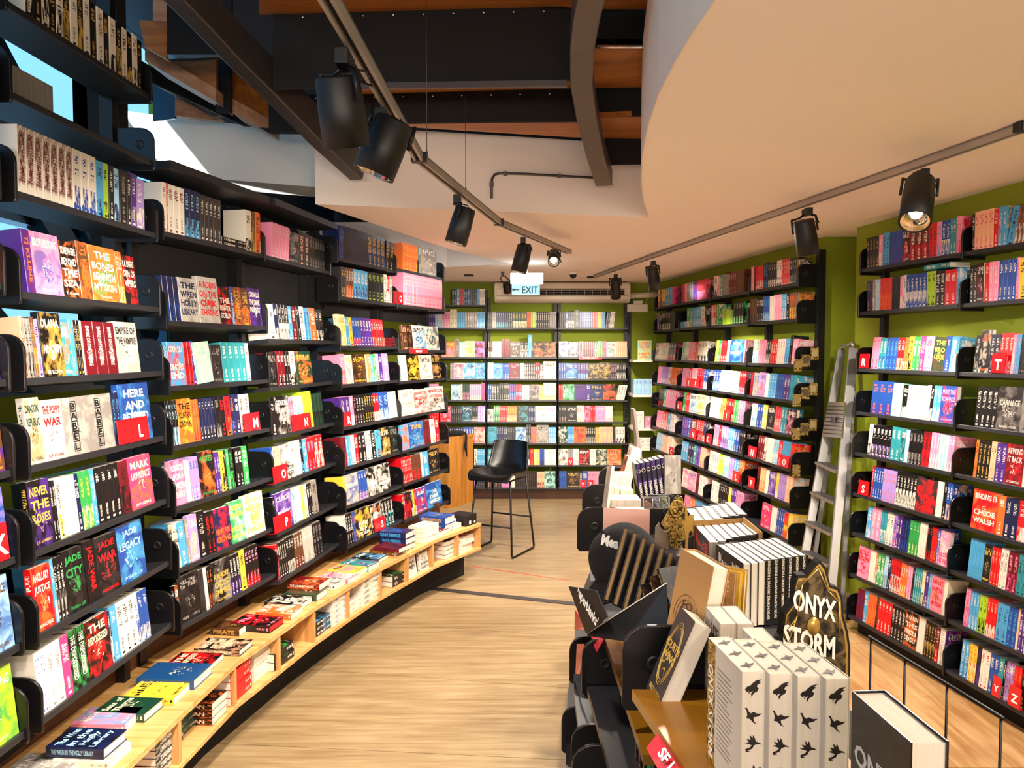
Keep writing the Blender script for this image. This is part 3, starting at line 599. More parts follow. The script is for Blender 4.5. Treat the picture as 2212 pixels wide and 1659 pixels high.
# ---- L3
row('L3', 0, '588 pk.wh.gy*5/6 626 bk.gy!^.95 650 bk.pe.br*2 672 bk.gy*6 704', hb=0.19)
row('L3', 1, '588 wh.bk.lg 599 nv.wh:UPGRADE 608 bk.wh*3 630 lb.wh.rd 638 dr.wh 648 bk.wh 655 wh.bk 664 lb.bl*2 676 og.wh.wh 688 bk.wh*2 703')
row('L3', 2, '588 bk.gy.dg!^.97 606 dr.wh.bk*2 622 bk.wh*2 634 wh.bk 646 dn.gd.og! 680 ~ 690')
row('L3', 3, '592 bk.wh:GIDEON 603 bk.wh.lg!^1.05:GIDEON|THE_NINTH 633 pk.dr*2 642 wh.tl.mt*3 663 lm.yl^1.14 681 dn.bk*3 704')
sign('L3', 3, 631, 671, 'N')
row('L3', 4, '591 bl.wh.br 599 pe.pu.bl*2 613 wh.bk.bk!:|||SHADOW|SEEKER 643 cr.gy< 656 bk.sk.lb 662 lb.wh 671 rd.lb.bl*2 686 rd.wh*2 704')
sign('L3', 4, 590, 620, 'O')
row('L3', 5, '593 bk.wh:DARK_HEIR 604 pu.wh.lv!^1.05:C.S._PACAT||DARK|HEIR 638 mt.tl 645 cr.gd< 659 yl.wh.cr 664 wh.og 671 bk.wh.dg*2 681 gy.bk.dg 692')
sign('L3', 5, 592, 628, 'P')
row('L3', 6, '594 bl.rd.wh 601 rd.wh.nv*2 610 bk.wh.br*4 627 bk.wh*3 643 br.wh.dr*3 661 lg.wh.gy*2 683 bk.gy*3 701')
# ---- L4 / L5
row('L4', 0, '735 nv.bl.bk 746 bk.nv.nv!^1.05 797 bk.gd.bl*4 834 bk.gd.bl*2/7 858', hb=0.21)
row('L4', 1, '740 dg.gd.gy*2 750 br.wh.og*3 766 lb.wh.bl*4 797 bk.lm.dg*4 831 wh.bk 838 rd.wh 843 gy.wh.pe 850', hb=0.20)
sign('L4', 1, 849, 869, 'Q')
row('L4', 2, '735 cr.gd.yl!^1.04 753 lb.wh 760 yl.rd 767 bl.wh.rd*3 784 pu.wh.rd*4 808 rd.wh.br*5 834 dr.bk=3 860')
row('L4', 3, '742 pk.wh.og*2 752 wh.yl.lb! 767 br.yl.bk! 795 pe.wh 800 tn.wh.bl 806 lb.wh 812 gn.wh 818 wh.bk 824 pu.wh 831 lv.wh 844 ~ 868')
row('L4', 4, '742 pu.wh.bl*2 762 pk.wh 770 bk.pk 776 bk.wh*3 793 bk.yl*4 812 rd.wh.wh*2 824 bl.sk*2:THE_FUTURE 844 wh.lb.wh!:THE|FUTURE 867')
sign('L4', 4, 741, 758, 'R')
row('L4', 5, '744 dr.bk.rd*2 754 lb.wh*2 765 wh.bk*2 772 rd.wh 780 bk.wh*2 796 wh.bk.pu*2 808 bk.wh 816 lb.bk.gy 828 bk.wh.gd! 847 bk.gy.dn! 868')
row('L4', 6, '746 yl.br.og*2 752 lg.wh.bl!:|SILENCE 780 bl.wh.pk*3 798 bk.wh.wh!:||WAKING|FIRE 820 bk.wh.wh!:||THE|WAKING|FIRE 847')
row('L4', 7, '746 wh.bk*2 754 bk.wh.og*3 768 bl.og.bk*2 774 bk.wh.yl!:||BORN|IN_A|STORM 806 bk.og.wh! 830 bk.wh.tl*4 855')
sign('L4', 7, 809, 831, 'S')
row('L5', 0, '872 og.yl.yl*5 904 ~ 912 gy.wh.lg!^1.1 945 ~ 967', hb=0.21)
row('L5', 1, '874 pk.wh.rd*29 966', hb=0.26)
row('L5', 2, '874 br.pe.bk! 884 bk.tn.br! 896 wh.bk.lb! 925 wh.tl.bk! 952')
row('L5', 3, '872 wh.lb.wh! 884 bk.yl.yl! 910 wh.br.wh! 938 bk.gd.tn! 955')
row('L5', 4, '872 wh.gy.lg! 899 wh.rd.rd!:BRANDON|SANDERSON 930 wh.rd.bk!:BRANDON|SANDERSON 966')
row('L5', 5, '872 lb.og.og! 888 bl.gd.lb! 920 dr.bk.br 934 wh.rd.bk 944 rd.wh 953')
row('L5', 6, '872 rd.wh*7 894 br.dr.rd*3 914 wh.br 918 lb.wh 930 bk.gd.dg! 954')
row('L5', 7, '872 rd.wh*2 880 bk.rd*3 892 nv.wh 896 yl.bk 900 rd.wh 904 bl.wh.rd! 926 bl.wh.lb!:|THE|DARK|MIRROR 958')
strip('L5', 2, 883, 922, 'FANTASY', 'small red shelf-edge label with white lettering below face-out white books')
# ---- R1 / R2
row('R1', 0, '1868 bk.gd.br*4 1895 pk.wh 1903 lb.nv*2 1918 bl.pu.pu*4/3 1946 bk.wh.rd! 1962 dr.wh.rd*3:13 2003 rd.bk.og*2 2020 pk.lb 2031 bl.wh.wh*2 2049 tl.wh.rd*2 2062 pk.rd*2 2076', hb=0.195)
row('R1', 1, '1870 nv.pe 1877 dr.bk 1882 gy.wh 1887 sk.wh 1898 rd.og*4 1923 dg.bk*2 1941 pk.wh 1947 wh.tl 1954 bl.wh.wh*5 1998 lm.bk*2 2017 bk.wh*2 2037 rd.wh.dr*2:13 2062 lb.wh 2072', hb=0.195)
row('R1', 2, '1877 pk.rd*2 1893 tl.wh.bl*2 1908 bl.lb.wh*3 1931 rd.wh.pe*2 1946 og.bk.wh*2 1955 yl.bk 1965 gn.wh.wh*2 1980 hp.wh 1990 pk.br.lv! 2008 dn.yl.br!/4:THE|BRO|CODE 2034 bl.wh 2046 lb.wh.pe 2060 lb.wh 2066 pu.wh.lv*2 2077')
row('R1', 3, '1876 bl.og.pu*3^1.04 1921 mt.wh.dg*2 1942 bk.wh 1953 wh.pe.wh*5 1993 wh.pk.yl 2001 bk.wh 2008 lb.wh*2 2024 bl.pk.rd!^1.03:PRIME_TIME|ROMANCE|||@KATE_ROBB 2063')
row('R1', 4, '1870 wh.bk 1878 bk.wh.lv*5 1918 tl.wh*2 1938 tl.wh.bk! 1948 sk.wh 1956 bk.gy*4 1985 dr.rd*2 2002 pk.wh.wh*3 2020 mt.wh.sk*3 2040 pk.wh*2 2057 pu.wh.bl*2 2070')
row('R1', 5, '1876 rd.wh.bl 1880 bl.wh.tl*4 1900 lv.og.yl*4 1928 bk.wh*6 1972 dg.rd.rd!:||TERROR|THE|GATES 2016 gy.lg< 2030 bk.wh 2036 bl.wh.pe*2 2048 pe.wh 2058 lb.wh.sk*2 2072')
sign('R1', 5, 1855, 1876, 'S')
row('R1', 6, '1866 lb.wh 1876 pk.wh.lv*2 1895 tl.lb.wh*2 1908 wh.bk*2 1922 lv.pu.pk 1930 pu.wh.bl*2 1941 nv.bl.bl*3 1957 gn.wh.lm*3 1978 wh.pe.rd*3 1994 bk.rd.rd*2 2004 rd.dn.og*2 2016 bl.wh.lv 2022 pk.hp.wh!:|||ELSIE|SILVER 2052 cr.gy< 2058 gn.pe.pk*2 2068')
row('R1', 7, '1848 pk.rd.rd!:COLD|LOVE 1872 wh.cr< 1884 og.wh 1888 gn.wh.mt*2 1903 sk.wh.dg*2 1911 nv.wh 1917 rd.bk.wh*4 1938 og.wh.yl*3 1952 pk.wh.pu*2 1962 bk.lv 1967 tl.wh.mt*4 1983 cr.yl.bk 1990 pu.wh 1998 lb.wh 2003 pk.rd.og!:WHAT|HAPPENS|IN|AMSTERDAM 2030 cr.wh< 2040 pk.rd.dr!:WHAT|HAPPENS|IN 2064')
row('R1', 8, '1845 dr.pu.hp*2 1860 lb.wh 1867 og.rd*3 1885 br.bk 1890 rd.wh.pk*4 1919 bk.wh*4 1947 bk.wh.og!^1.05:A_QUEEN|THIS|FIERCE_&|DEADLY 1976 lg.gy<^1.05 1990 bk.gd.gd*4 2013 dr.wh.rd 2021 wh.lg 2032 pu.wh.hp*2 2042 bk.gy*2')
row('R1', 2, '1858 ~ 1876'); sign('R1', 2, 1857, 1877, 'R')
row('R2', 0, '2096 bk.wh 2102 pe.hp.pk*4 2142 rd.wh 2152 lb.wh.yl*2 2171 lb.bk.wh/12 2186 br.og.wh/10*3 2212', hb=0.195)
row('R2', 1, '2090 bk.wh.dg*2 2106 bk.wh.dr!:|||SAVAGE 2122 rd.wh 2132 pk.wh.pe*2 2152 bl.wh.wh*4/3 2190 pk.rd 2197 yl.bk 2215', hb=0.20)
row('R2', 2, '2097 bk.wh.gy 2108 bk.og.wh!^1.12 2130 nv.wh.wh*2 2150 rd.wh.pk*3^1.05 2178 pk.wh*1 2185 lb.pk*2 2195 bk.gy.dg! 2225')
sign('R2', 2, 2142, 2171, 'T', 0.10)
row('R2', 3, '2100 bk.wh.gy*4^1.05 2146 dg.wh.gy!^1.12:|CARNAGE|@SHANTEL_TESSIER 2198 gy.bk.lg!^1.1 2260')
row('R2', 4, '2098 og.bk 2104 bk.gd*3 2130 pe.br*2 2142 pu.wh.lv*2 2164 dr.wh.rd!:REWIND|IT_BACK|@LIZ_TOMFORDE 2202 br.bk< 2210 pk.wh*3 2240')
row('R2', 5, '2092 rd.wh.og!^1.05:BINDING_13||CHLOE|WALSH 2146 og.wh.yl 2162 nv.wh.pu*2:6 2190 rd.wh*2:6 2230')
row('R2', 6, '2086 lb.tl.sk*4 2117 bk.yl.dg! 2133 rd.pe.og*3 2152 wh.gy*2 2168 dr.pk.hp*2 2190 tl.bk.dn*4 2230')
row('R2', 7, '2076 pk.hp 2086 lb.wh.sk*3 2105 lm.bk*2 2123 rd.pe.wh*3 2144 lb.nv.wh*2 2168 bl.lb*2 2187 pe.wh 2192 pu.wh*2 2206 yl.og*2 2235')
row('R2', 8, '2068 lb.wh.bl*2 2084 yl.og.cr*2 2101 bk.pu 2110 wh.rd.rd*2 2129 bl.wh.wh*2 2147 tl.wh 2158 bk.wh 2163 lv.wh.dr! 2180 rd.og*2 2196 bk.gd*3 2230')
sign('R2', 8, 2144, 2161, 'Y', 0.10); sign('R2', 8, 2181, 2206, 'Z', 0.10, y0=-0.012)

_b = BAYS['R1']; _b['Ar'] = _b['A'] + _b['ey'] * 0.05 * (1 - 1 / 8); _s = s_at(_b, 2045, RZ[1])
add_book(_b['rows'][1] @ Matrix.Translation((_s, 0.012, 0.205)) @ frame((0, 0, 0.03), (0, 1, 0), (0, 0, -1), (-1, 0, 0)), 0.13, 0.028, 0.2, cols_of('tl.wh.dn'), 5, 's', ('R1', 1, 0), desc='teal book lying flat on top of the blue spines beside the stepladder', title=dict(spine='Packing Around'))
# ---- far run beyond the stepladder
row('F4', 0, '1420 pe.dr 1424 br.wh 1428 yl.bl*2 1436 lb.wh*3 1450 hp.pu 1456')
row('F4', 1, '1418 lv.bk 1422 bk.wh 1428 bk.wh.wh*4 1446 dg.bk*2 1456')
row('F4', 2, '1408 wh.bk.br! 1420 wh.pk.mt! 1440 nv.wh.rd*3 1456')
row('F4', 3, '1418 pk.wh*2 1426 lv.rd.wh*3 1440 wh.rd 1446 og.br.pe*2 1456')
row('F4', 4, '1420 bk.rd*2 1430 gn.wh 1435 pk.wh.hp*4 1455')
row('F4', 5, '1415 pk.hp.wh*3 1428 rd.wh*2 1438 lb.wh 1444 wh.lv*2 1452')
row('F4', 6, '1415 sk.wh.lb*3 1428 pe.wh*2 1438 wh.yl.pe*3 1448'); sign('F4', 6, 1446, 1455, 'C')
row('F3', 0, '1460 hp.wh 1466 bk.wh 1471 rd.bk 1477 pk.wh 1483 gy.wh.lg*3 1496 pu.rd.wh*2 1504 rd.pk.pk*5 1524')
row('F3', 1, '1462 lb.wh=3 1482 gn.wh 1488 tl.yl.yl 1495 lb.wh.sk*4 1512 wh.bk.pe*2 1520 bk.wh 1524')
row('F3', 2, '1470 mt.gn.wh 1476 wh.bk*2 1484 pk.wh.rd*3 1496 rd.wh.og*2 1504 wh.bk.bk*3 1524')
row('F3', 3, '1470 pk.lv.rd*3 1484 rd.wh 1490 pk.wh*2 1502 rd.lb.wh*3 1515 bl.wh*2 1524'); sign('F3', 3, 1482, 1495, 'E'); sign('F3', 3, 1496, 1510, 'F')
row('F3', 4, '1472 gn.wh 1478 rd.wh.pe*2 1486 wh.bk.lb! 1500 cr.br.yl! 1518 wh.lg 1524'); sign('F3', 4, 1459, 1473, 'G')
row('F3', 5, '1470 pu.lv.bl*3 1482 bl.wh 1488 dr.wh 1500 rd.wh.dr*4 1515 nv.wh*2 1524'); sign('F3', 5, 1492, 1504, 'H')
row('F3', 6, '1468 lb.wh.sk*3 1482 nv.wh.tl*2 1494 tl.wh 1500 pu.lv.wh*2 1508 pe.pk.og*3 1524')
row('F3', 7, '1470 wh.hp.pk! 1482 pk.bl.wh! 1500 dr.bk 1506 wh.pk*2 1522')
row('F3', 8, '1474 pk.hp.lv*3 1486 og.wh*2 1496 lb.rd.bl*3 1515')
row('F2', 0, '1536 bk.wh 1540 wh.bk.pu 1548 pk.wh 1553 tl.wh 1558 gy.gn.pe*3 1572 dr.wh.br*4 1588 br.bk.dr*4 1604')
row('F2', 1, '1534 pk.wh 1540 rd.wh 1546 gn.wh 1551 lm.bk.gn=6 1582 bk.wh.gn*4 1604')
row('F2', 2, '1542 yl.wh.cr 1548 gn.wh 1553 rd.pk.pe*3 1566 wh.gn 1572 bl.wh.lb!^1.05:POINT|OF|RETREAT 1602 pk.wh 1605')
row('F2', 3, '1536 bl.wh.sk*3 1552 wh.pe.cr! 1568 cr.gy< 1578 wh.bk.cr*3 1592 rd.wh.lb*3 1605')
row('F2', 4, '1530 wh.lg.cr*3< 1552 tn.wh 1558 yl.bk 1563 rd.wh*3 1580 gn.wh.lb*2 1590 pk.wh.pu*3 1604'); sign('F2', 4, 1563, 1577, 'I')
row('F2', 5, '1538 pk.rd.wh*2 1548 rd.wh 1553 lv.wh.pu*3 1568 lb.wh.sk*3 1582 bl.wh.nv*2 1592 bk.wh.br*3 1604'); sign('F2', 5, 1522, 1537, 'K')
row('F2', 6, '1528 wh.bk.cr*4 1548 lm.wh.yl*2 1558 mt.wh.lb*2 1570 lv.wh.pk*2 1580 lb.wh*2 1590 og.wh.rd*3 1602'); sign('F2', 6, 1583, 1598, 'L')
row('F2', 7, '1532 wh.gy.lg*2 1548 bk.wh*6 1568 yl.wh.lb 1574 pu.wh*2 1584 pk.dr.lv*3 1600')
row('F2', 8, '1540 bk.dg!^.9 1560 dg.bk.br*4 1600')
row('F1', 0, '1620 pk.wh.pe 1626 dr.bk 1631 rd.bk.wh*3 1646 nv.lb*2 1656 bk.wh*5 1676 wh.bk.pu*2 1686 rd.wh.dr*4 1704 bk.wh.gd*3 1718')
row('F1', 1, '1618 br.bk.dg*2 1632 bk.wh*3 1646 bl.lb.sk*3 1660 wh.sk*2 1670 pk.wh.lb*3 1686 lb.wh.pe*2 1696 bk.wh 1702 br.og.gd*4 1722 bk.wh=3 1745')
row('F1', 2, '1622 wh.gn.lb*2 1634 pk.wh.wh*3 1650 bk.wh*2 1660 rd.wh.hp*3 1674 wh.pk.lv*3 1690 lb.wh.bl*2 1700 bk.gy.dg^1.12 1706 pk.wh.wh*2 1716')
row('F1', 3, '1616 dr.rd 1622 gy.bl.lg*2 1634 lv.bl.og! 1648 br.gy< 1656 lb.wh.sk*3 1672 bl.lb*3 1688 pu.wh.lv*2 1700 tl.lb.wh*2 1714')
row('F1', 4, '1618 wh.yl.lb*2 1630 bl.wh.rd*2 1642 yl.wh*2 1652 bk.wh.dg! 1668 rd.pk.wh*3 1682 tl.wh.lb*2 1694 bk.wh.pk!:|||ALMOST|GONE|BED 1716 pk.wh 1720')
row('F1', 5, '1632 dr.wh.pk*3 1646 wh.dr 1651 br.wh.gy< 1666 sk.lb.wh*2 1676 rd.wh 1684 lb.tl.sk*3 1702 rd.og.pe*2 1714'); sign('F1', 5, 1617, 1634, 'N'); sign('F1', 5, 1685, 1704, 'O')
row('F1', 6, '1630 dr.bk 1636 pe.yl.og*2 1648 br.gy< 1656 pu.wh.lv!^.97 1670 yl.wh 1676 lv.pu.wh*3 1692 pe.wh.sk*2 1706'); sign('F1', 6, 1617, 1630, 'P')
row('F1', 7, '1640 hp.wh.rd!^1.02 1660 gy.br< 1672 bl.wh.lb*4 1688 rd.og.yl*2 1696 yl.wh.pe*3 1706')
# ---- back wall
row('B1', 0, '976 bk.wh.dg*2 987 lb.wh 992 rd.bk.dr*2 1002 bk.sk*2 1010 bl.wh 1015 bk.lb.dg*3 1030 lb.bl 1036 wh.nv.lg*2 1047')
row('B1', 1, '940 sk.wh.pk*3 955 pk.bk.wh*3 972 cr.br^1.15*2 987 lb.sk.wh*4 1004 gy.wh.dg*5 1030 lb.bl.sk*3 1048')
row('B1', 2, '952 og.yl.pk! 983 gy.dg^1.15 992 mt.wh*2 1004 cr.gd.lm! 1026 dr.hp.lv! 1047')
row('B1', 3, '972 gy.wh*2 980 pk.dr.cr! 1002 lb.nv.wh! 1026 lb.wh.bl! 1047')
row('B1', 4, '974 sk.wh.bk! 994 lg.wh 999 dn.bk.pk*5 1014 pk.wh.pe*6 1040 hp.rd^1.1 1047')
row('B1', 5, '950 rd.wh.pk! 974 bk.gy.wh*5 998 nv.wh.tl! 1020 bk.wh*3 1032 lv.wh.wh*3 1048')
row('B1', 6, '970 nv.wh.lb*6 1000 bl.wh*4 1024 lg.rd.rd! 1047')
row('B1', 7, '1024 wh.bk 1030 lb.wh.sk*4 1047'); row('B1', 8, '1024 lv.wh 1030 bk.gy*4 1047')
row('B2', 0, '1052 bk.gy*2 1063 gy.wh.lg*2 1072 nv.sk.tl*6 1098 bk.wh*2 1107 dn.yl.cr*5 1138 og.br*2 1147 lm.wh.gn*3 1157 bk.wh.gy*7 1187 gy.bk.lb*4 1203')
row('B2', 1, '1054 br.wh*3 1064 wh.br.cr*5 1083 dr.bk.br*3^1.15 1101 br.wh.dg!:||DARK|RISE 1124 bk.wh*5 1140 lb.wh.bl^1.4 1150 bk.gd.og!:PAOLINI 1174 bk.gd.og!:PAOLINI 1202')
row('B2', 2, '1052 mt.wh.lb*3 1066 lb.wh.bl! 1086 bl.wh.nv*3 1100 dr.pk.br! 1124 mt.wh*2 1132 bk.wh.gy*5 1156 rd.wh*2 1166 bk.wh 1174 cr.br.lg!^1.1 1202')
row('B2', 3, '1052 bl.wh.dg*2 1062 bk.wh.lb*3 1078 bk.wh*5^1.05 1100 bl.rd.lb*3 1114 rd.pk.lb*3 1128 wh.bk 1143 gy.br.dg! 1165 yl.cr.cr*2 1174 cr.tn*5^1.1 1203')
row('B2', 4, '1052 wh.bk.bk!^.8 1066 gn.wh.dg*3 1080 rd.wh.pk*4 1096 og.yl.wh*5 1116 dn.bk*1 1121 dg.tl.tl! 1142 nv.wh.dg*4 1156 wh.gd.lv! 1182 wh.pu.lv*4 1203')
row('B2', 5, '1052 tl.bk.lb! 1073 nv.wh.sk*5 1096 dg.gy*5 1114 sk.nv.bl! 1136 bk.gy^1.15*2 1147 og.bl.bl*2 1159 gy.bk.lg!^1.12 1185 lb.wh.sk*4 1203')
row('B2', 6, '1052 tl.wh.mt*4 1064 dg.wh*8 1145 rd.yl.bk 1153 yl.wh.wh*3 1166 bl.pu.nv*3 1176 wh.lg.wh!:|BE_MY|POSSIBLE|WORLD 1202')
row('B2', 7, '1052 dr.wh 1058 bk.pe*8 1084 pk.hp.lv*4 1100 wh.pe*3 1112 bk.br.br*12 1160 pe.dr*3 1176 mt.bk.bk! 1200')
row('B3', 0, '1208 bk.gy*3 1221 bl.wh.wh 1228 bk.gy.wh*3 1240 bk.wh^1.1*4 1252 bl.lg.nv*6 1280 rd.wh.pk*2 1290 yl.lv.gn*3 1300 lb.bl.bl*2 1308 bk.wh*2/5 1316 wh.br.br*2/6 1326')
row('B3', 1, '1206 wh.bl.bl! 1228 nv.wh.wh!^.97 1250 br.pk*3 1260 dr.gn.dg*6 1284 dn.wh*2 1292 gn.wh.lm*2 1302 hp.pk 1310 wh.og.tl! 1332 pe.wh.og*5 1357')
row('B3', 2, '1206 bl.wh.nv*3 1222 bl.wh.lb! 1248 pu.wh.lb*4 1271 bk.gd.gd!:IRON|CHAINS 1295 bk.gd.gd!:IRON|CHAINS 1320 bk.pk.dr*3 1332 bk.wh.lg*6 1352')
row('B3', 3, '1206 rd.wh.bk*2 1216 gn.bk.mt!:REAPER|AT_THE|GATES|@SABAA_TAHIR 1241 pu.bk.pu!:SKY|BEYOND|STORM|@SABAA_TAHIR 1266 pu.wh 1276 nv.gd.bl!:HEIR||@SABAA_TAHIR 1302 bk.rd.og! 1330 wh.bk.cr*3/14 1348')
row('B3', 4, '1206 bk.wh.br*3 1224 bk.wh.dg!:WICKED|DARLINGS 1246 wh.rd.pe*3 1262 pk.bk.rd! 1276 rd.wh.pk*2 1286 pk.wh.lv! 1308 wh.pe.pk*4 1324')
row('B3', 5, '1206 dn.lg.wh! 1226 lb.bl.sk*5 1240 og.nv.rd! 1266 bk.wh.gy*5 1286 gd.wh.bk*3 1296 pe.pu.pk*5 1324 bk.pu 1330 wh.bk*3 1350')
row('B3', 6, '1206 wh.bk.bk! 1228 gy.lb.pk*2 1238 wh.lv*2 1250 bk.wh.rd! 1274 wh.gy.bk*3 1288 dn.lg.cr! 1312 og.dr.pe! 1342')
row('B3', 7, '1208 bl.lb.nv*4 1224 bk.gd.br! 1252 bk.wh*2 1258 bl.wh 1270 pk.rd.wh*3 1290 pk.rd.pe!^1.02 1330')
sign('B3', 7, 1253, 1265, 'Y'); sign('B3', 7, 1268, 1282, 'Z'); sign('B3', 6, 1227, 1238, 'V')
strip('B3', 1, 1250, 1300, 'YOUNG ADULT', 'red shelf-edge label reading YOUNG ADULT on the back wall')

# shelf ends that run on past the picture's edges
def fill(key, ri, s0, s1):
    bay = BAYS[key]; m = bay['rows'][ri]; s = s0; pal = ['bk.wh.dg', 'nv.wh.lb', 'wh.bk.lg', 'rd.wh.og', 'lb.wh.bl', 'pk.wh.hp', 'dr.gd.bk', 'tl.wh.mt', 'pu.wh.lv', 'og.wh.yl']
    while s < s1 - 0.03:
        n = R.randint(1, 5); t = R.uniform(0.02, 0.034); c = cols_of(R.choice(pal)); sd = R.random() * 50; h = R.uniform(0.185, 0.205)
        for k in range(n):
            if s + t > s1: break
            add_book(m @ Matrix.Translation((s + t, 0.008, 0)) @ RYX['o'], 0.13, t - 0.001, h, c, 1, 's', (key, ri, 99), sd, boost=0.0); s += t
for ri in range(9):
    b = BAYS['L0']; b['Ar'] = b['A'] + b['ey'] * 0.05 * (1 - ri / 8); e_ = s_at(b, -75, b['zs'][ri]) - 0.01
    fill('L0', ri, 0.02, min(e_, b['L'] - 0.12))
    b = BAYS['R2']; b['Ar'] = b['A'] + b['ey'] * 0.05 * (1 - ri / 8); fill('R2', ri, s_at(b, 2262, b['zs'][ri]), b['L'] - 0.02)
    b = BAYS['B1']; fill('B1', ri, 0.02, 0.30)
# ---------------------------------------------------------------- oak bench under the street-side shelves
ZB, ZB0 = 0.45, 0.255
BP = [V((-1.335, 1.2, 0)), V((-1.325, 1.9, 0))] + [atz(x, y, ZB) for x, y in ((270, 1659), (390, 1543), (514, 1427), (598, 1369), (679, 1312), (751, 1268), (818, 1228), (884, 1195), (944, 1164.5), (1040, 1130))]
BP = [V((p.x, p.y, 0)) for p in BP]
def btan(i):
    a = BP[max(i - 1, 0)]; b = BP[min(i + 1, len(BP) - 1)]; t = (b - a).normalized(); return t
def off(d): return [p + V((-btan(i).y, btan(i).x, 0)) * d for i, p in enumerate(BP)]
bench = thing('bench', 'long curved oak bench with open compartments under the tall bookshelves', 'bench', (-1.2, 3.0, 0))
F0, F1, FP, FQ = BP, off(0.43), off(0.17), off(0.20)
def strip3(a, b, z0, z1, i0, i1): 
    mb = MB(); pts = a[i0:i1 + 1] + b[i0:i1 + 1][::-1]
    return mb.prism([V((p.x, p.y, z0)) for p in pts], (0, 0, z1 - z0)) if sum(pts[i].x * pts[(i + 1) % len(pts)].y - pts[(i + 1) % len(pts)].x * pts[i].y for i in range(len(pts))) > 0 else mb.prism([V((p.x, p.y, z0)) for p in pts[::-1]], (0, 0, z1 - z0))
for i0, i1 in ((0, 4), (4, 8), (8, 11)):
    strip3(F0, F1, ZB - 0.026, ZB, i0, i1).obj('top_board', M['oak'], bench, 0.002)
    strip3(F0, F1, ZB0 - 0.022, ZB0, i0, i1).obj('bottom_board', M['oak'], bench, 0.002)
    strip3(off(0.40), off(0.42), ZB0, ZB - 0.026, i0, i1).obj('back_board', M['oaky'], bench)
    strip3(FP, FQ, 0.0, ZB0 - 0.022, i0, i1).obj('plinth', M['matt'], bench)
    strip3(off(0.415), off(0.435), ZB, ZB + 0.13, i0, i1).obj('upstand', M['plinth'], bench)
def bench_at(p):
    best = None
    for i in range(len(BP) - 1):
        a, b = BP[i], BP[i + 1]; d = b - a; t = max(0, min(1, (p - a).dot(d) / d.dot(d))); q = a + d * t
        r = (p - q).length
        if best is None or r < best[0]: best = (r, q, (btan(i) * (1 - t) + btan(i + 1) * t).normalized())
    t = best[2]; return best[1], t, V((-t.y, t.x, 0))
for px, py in ((120, 1800), (390, 1543), (510, 1431), (604, 1364), (681, 1311), (754, 1266), (823, 1225), (883, 1196), (937, 1168), (990, 1148), (1038, 1131)):
    q, t, n = bench_at(V((*atz(px, py, ZB)[:2], 0)))
    MB().box((-0.011, 0.004, ZB0), (0.011, 0.40, ZB - 0.026), frame(q, t, n, (0, 0, 1))).obj('divider', M['oaky'], bench)
UPV = V((0, 0, 1))
def lie(px, py, z, n, th, cols, L=0.2, W=0.135, ori='n', title=None, cover=None, where='on the oak bench', desc=None, inset=None, hard=False, jit=4, sty=1, group=None):
    p = atz(px, py, z); p0 = V((p.x, p.y, 0)); q, t, nv = bench_at(p0)
    if inset is not None: p0 = q + nv * inset
    for k in range(n):
        a = math.radians(R.uniform(-jit, jit)); c, s_ = math.cos(a), math.sin(a)
        tt = t * c + nv * s_; nn = nv * c - t * s_
        o = V((p0.x, p0.y, z + th * (k + 1)))
        if ori == 'n': m = frame(o, tt, -UPV, nn)
        elif ori == 'a': m = frame(o + tt * L, nn, -UPV, -tt)
        else: m = frame(o + nn * W, -nn, -UPV, tt)
        lab = None
        if desc: lab = desc if n == 1 else '%s, %s in its stack' % (desc, ['lowest', 'second up', 'third up', 'fourth up', 'fifth up', 'sixth up', 'topmost'][k if k < n - 1 else 6])
        cc = cols_of(cols)
        add_book(m, W, th - 0.0008, L, cc, (5 if title else 1), 'top' if k == n - 1 and z > 0.4 else 's', ('bench', 0, len(BK)), seed=(sum(map(ord, cols)) % 97) / 2.0 if n > 1 else None,
                 title=dict(spine=title, cover=cover if k == n - 1 else None), hard=hard, boost=30, desc=lab)
# on top, from the camera outwards
lie(236, 1664, ZB, 1, 0.028, 'wh.gy.gy', desc='pale book with white page edges under the dark holly-patterned book')
lie(224, 1641, ZB + 0.03, 1, 0.036, 'nv.sk.bk', L=0.205, title='THE WREN IN THE HOLLY LIBRARY', cover=['The Wren', 'in the', 'Holly', 'Library'], hard=True, desc='navy book with glittery holly cover at the near end of the bench')
lie(130, 1690, ZB, 1, 0.02, 'gy.wh.lg', desc='grey illustrated book cut by the bottom edge on the bench')
lie(271, 1584, ZB, 1, 0.034, 'pk.wh.lb', desc='pink, orange and blue swirled cover book lying on the bench')
lie(311, 1562, ZB, 1, 0.034, 'dn.cr.dn', cover=['Seas of', 'Thorns'], hard=True, desc='dark green hardback with curly white lettering lying on the bench')
lie(376, 1524, ZB, 1, 0.03, 'yl.bk.yl', L=0.21, W=0.15, desc='bright yellow paperback with small drawn eyes lying on the bench')
lie(419, 1491, ZB, 1, 0.042, 'nb.cr.nb', L=0.245, W=0.17, title='R. F. KUANG', hard=True, desc='large plain blue hardback lying on the bench')
lie(454, 1450, ZB, 1, 0.026, 'bk.cr.rd', cover=['THE', 'DISPOSSESSED'], desc='black, red and green illustrated paperback lying behind the large blue hardback')
lie(517, 1419, ZB, 1, 0.03, 'bk.cr.pe', L=0.22, title='BREATH OF THE DRAGON', cover=['BREATH', 'OF THE', 'DRAGON'], hard=True, desc='black book with white and red dragon cover lying on the bench')
lie(534, 1376, ZB, 1, 0.034, 'br.gd.bk', L=0.15, W=0.11, title='PIRATE', inset=0.16, desc='small brown book behind the white and red dragon book')
lie(582, 1369, ZB, 1, 0.036, 'bk.pk.rd', L=0.215, W=0.145, hard=True, desc='black and crimson book with red page edges lying on the bench', )
BK[-1]['pages'] = 'dr'
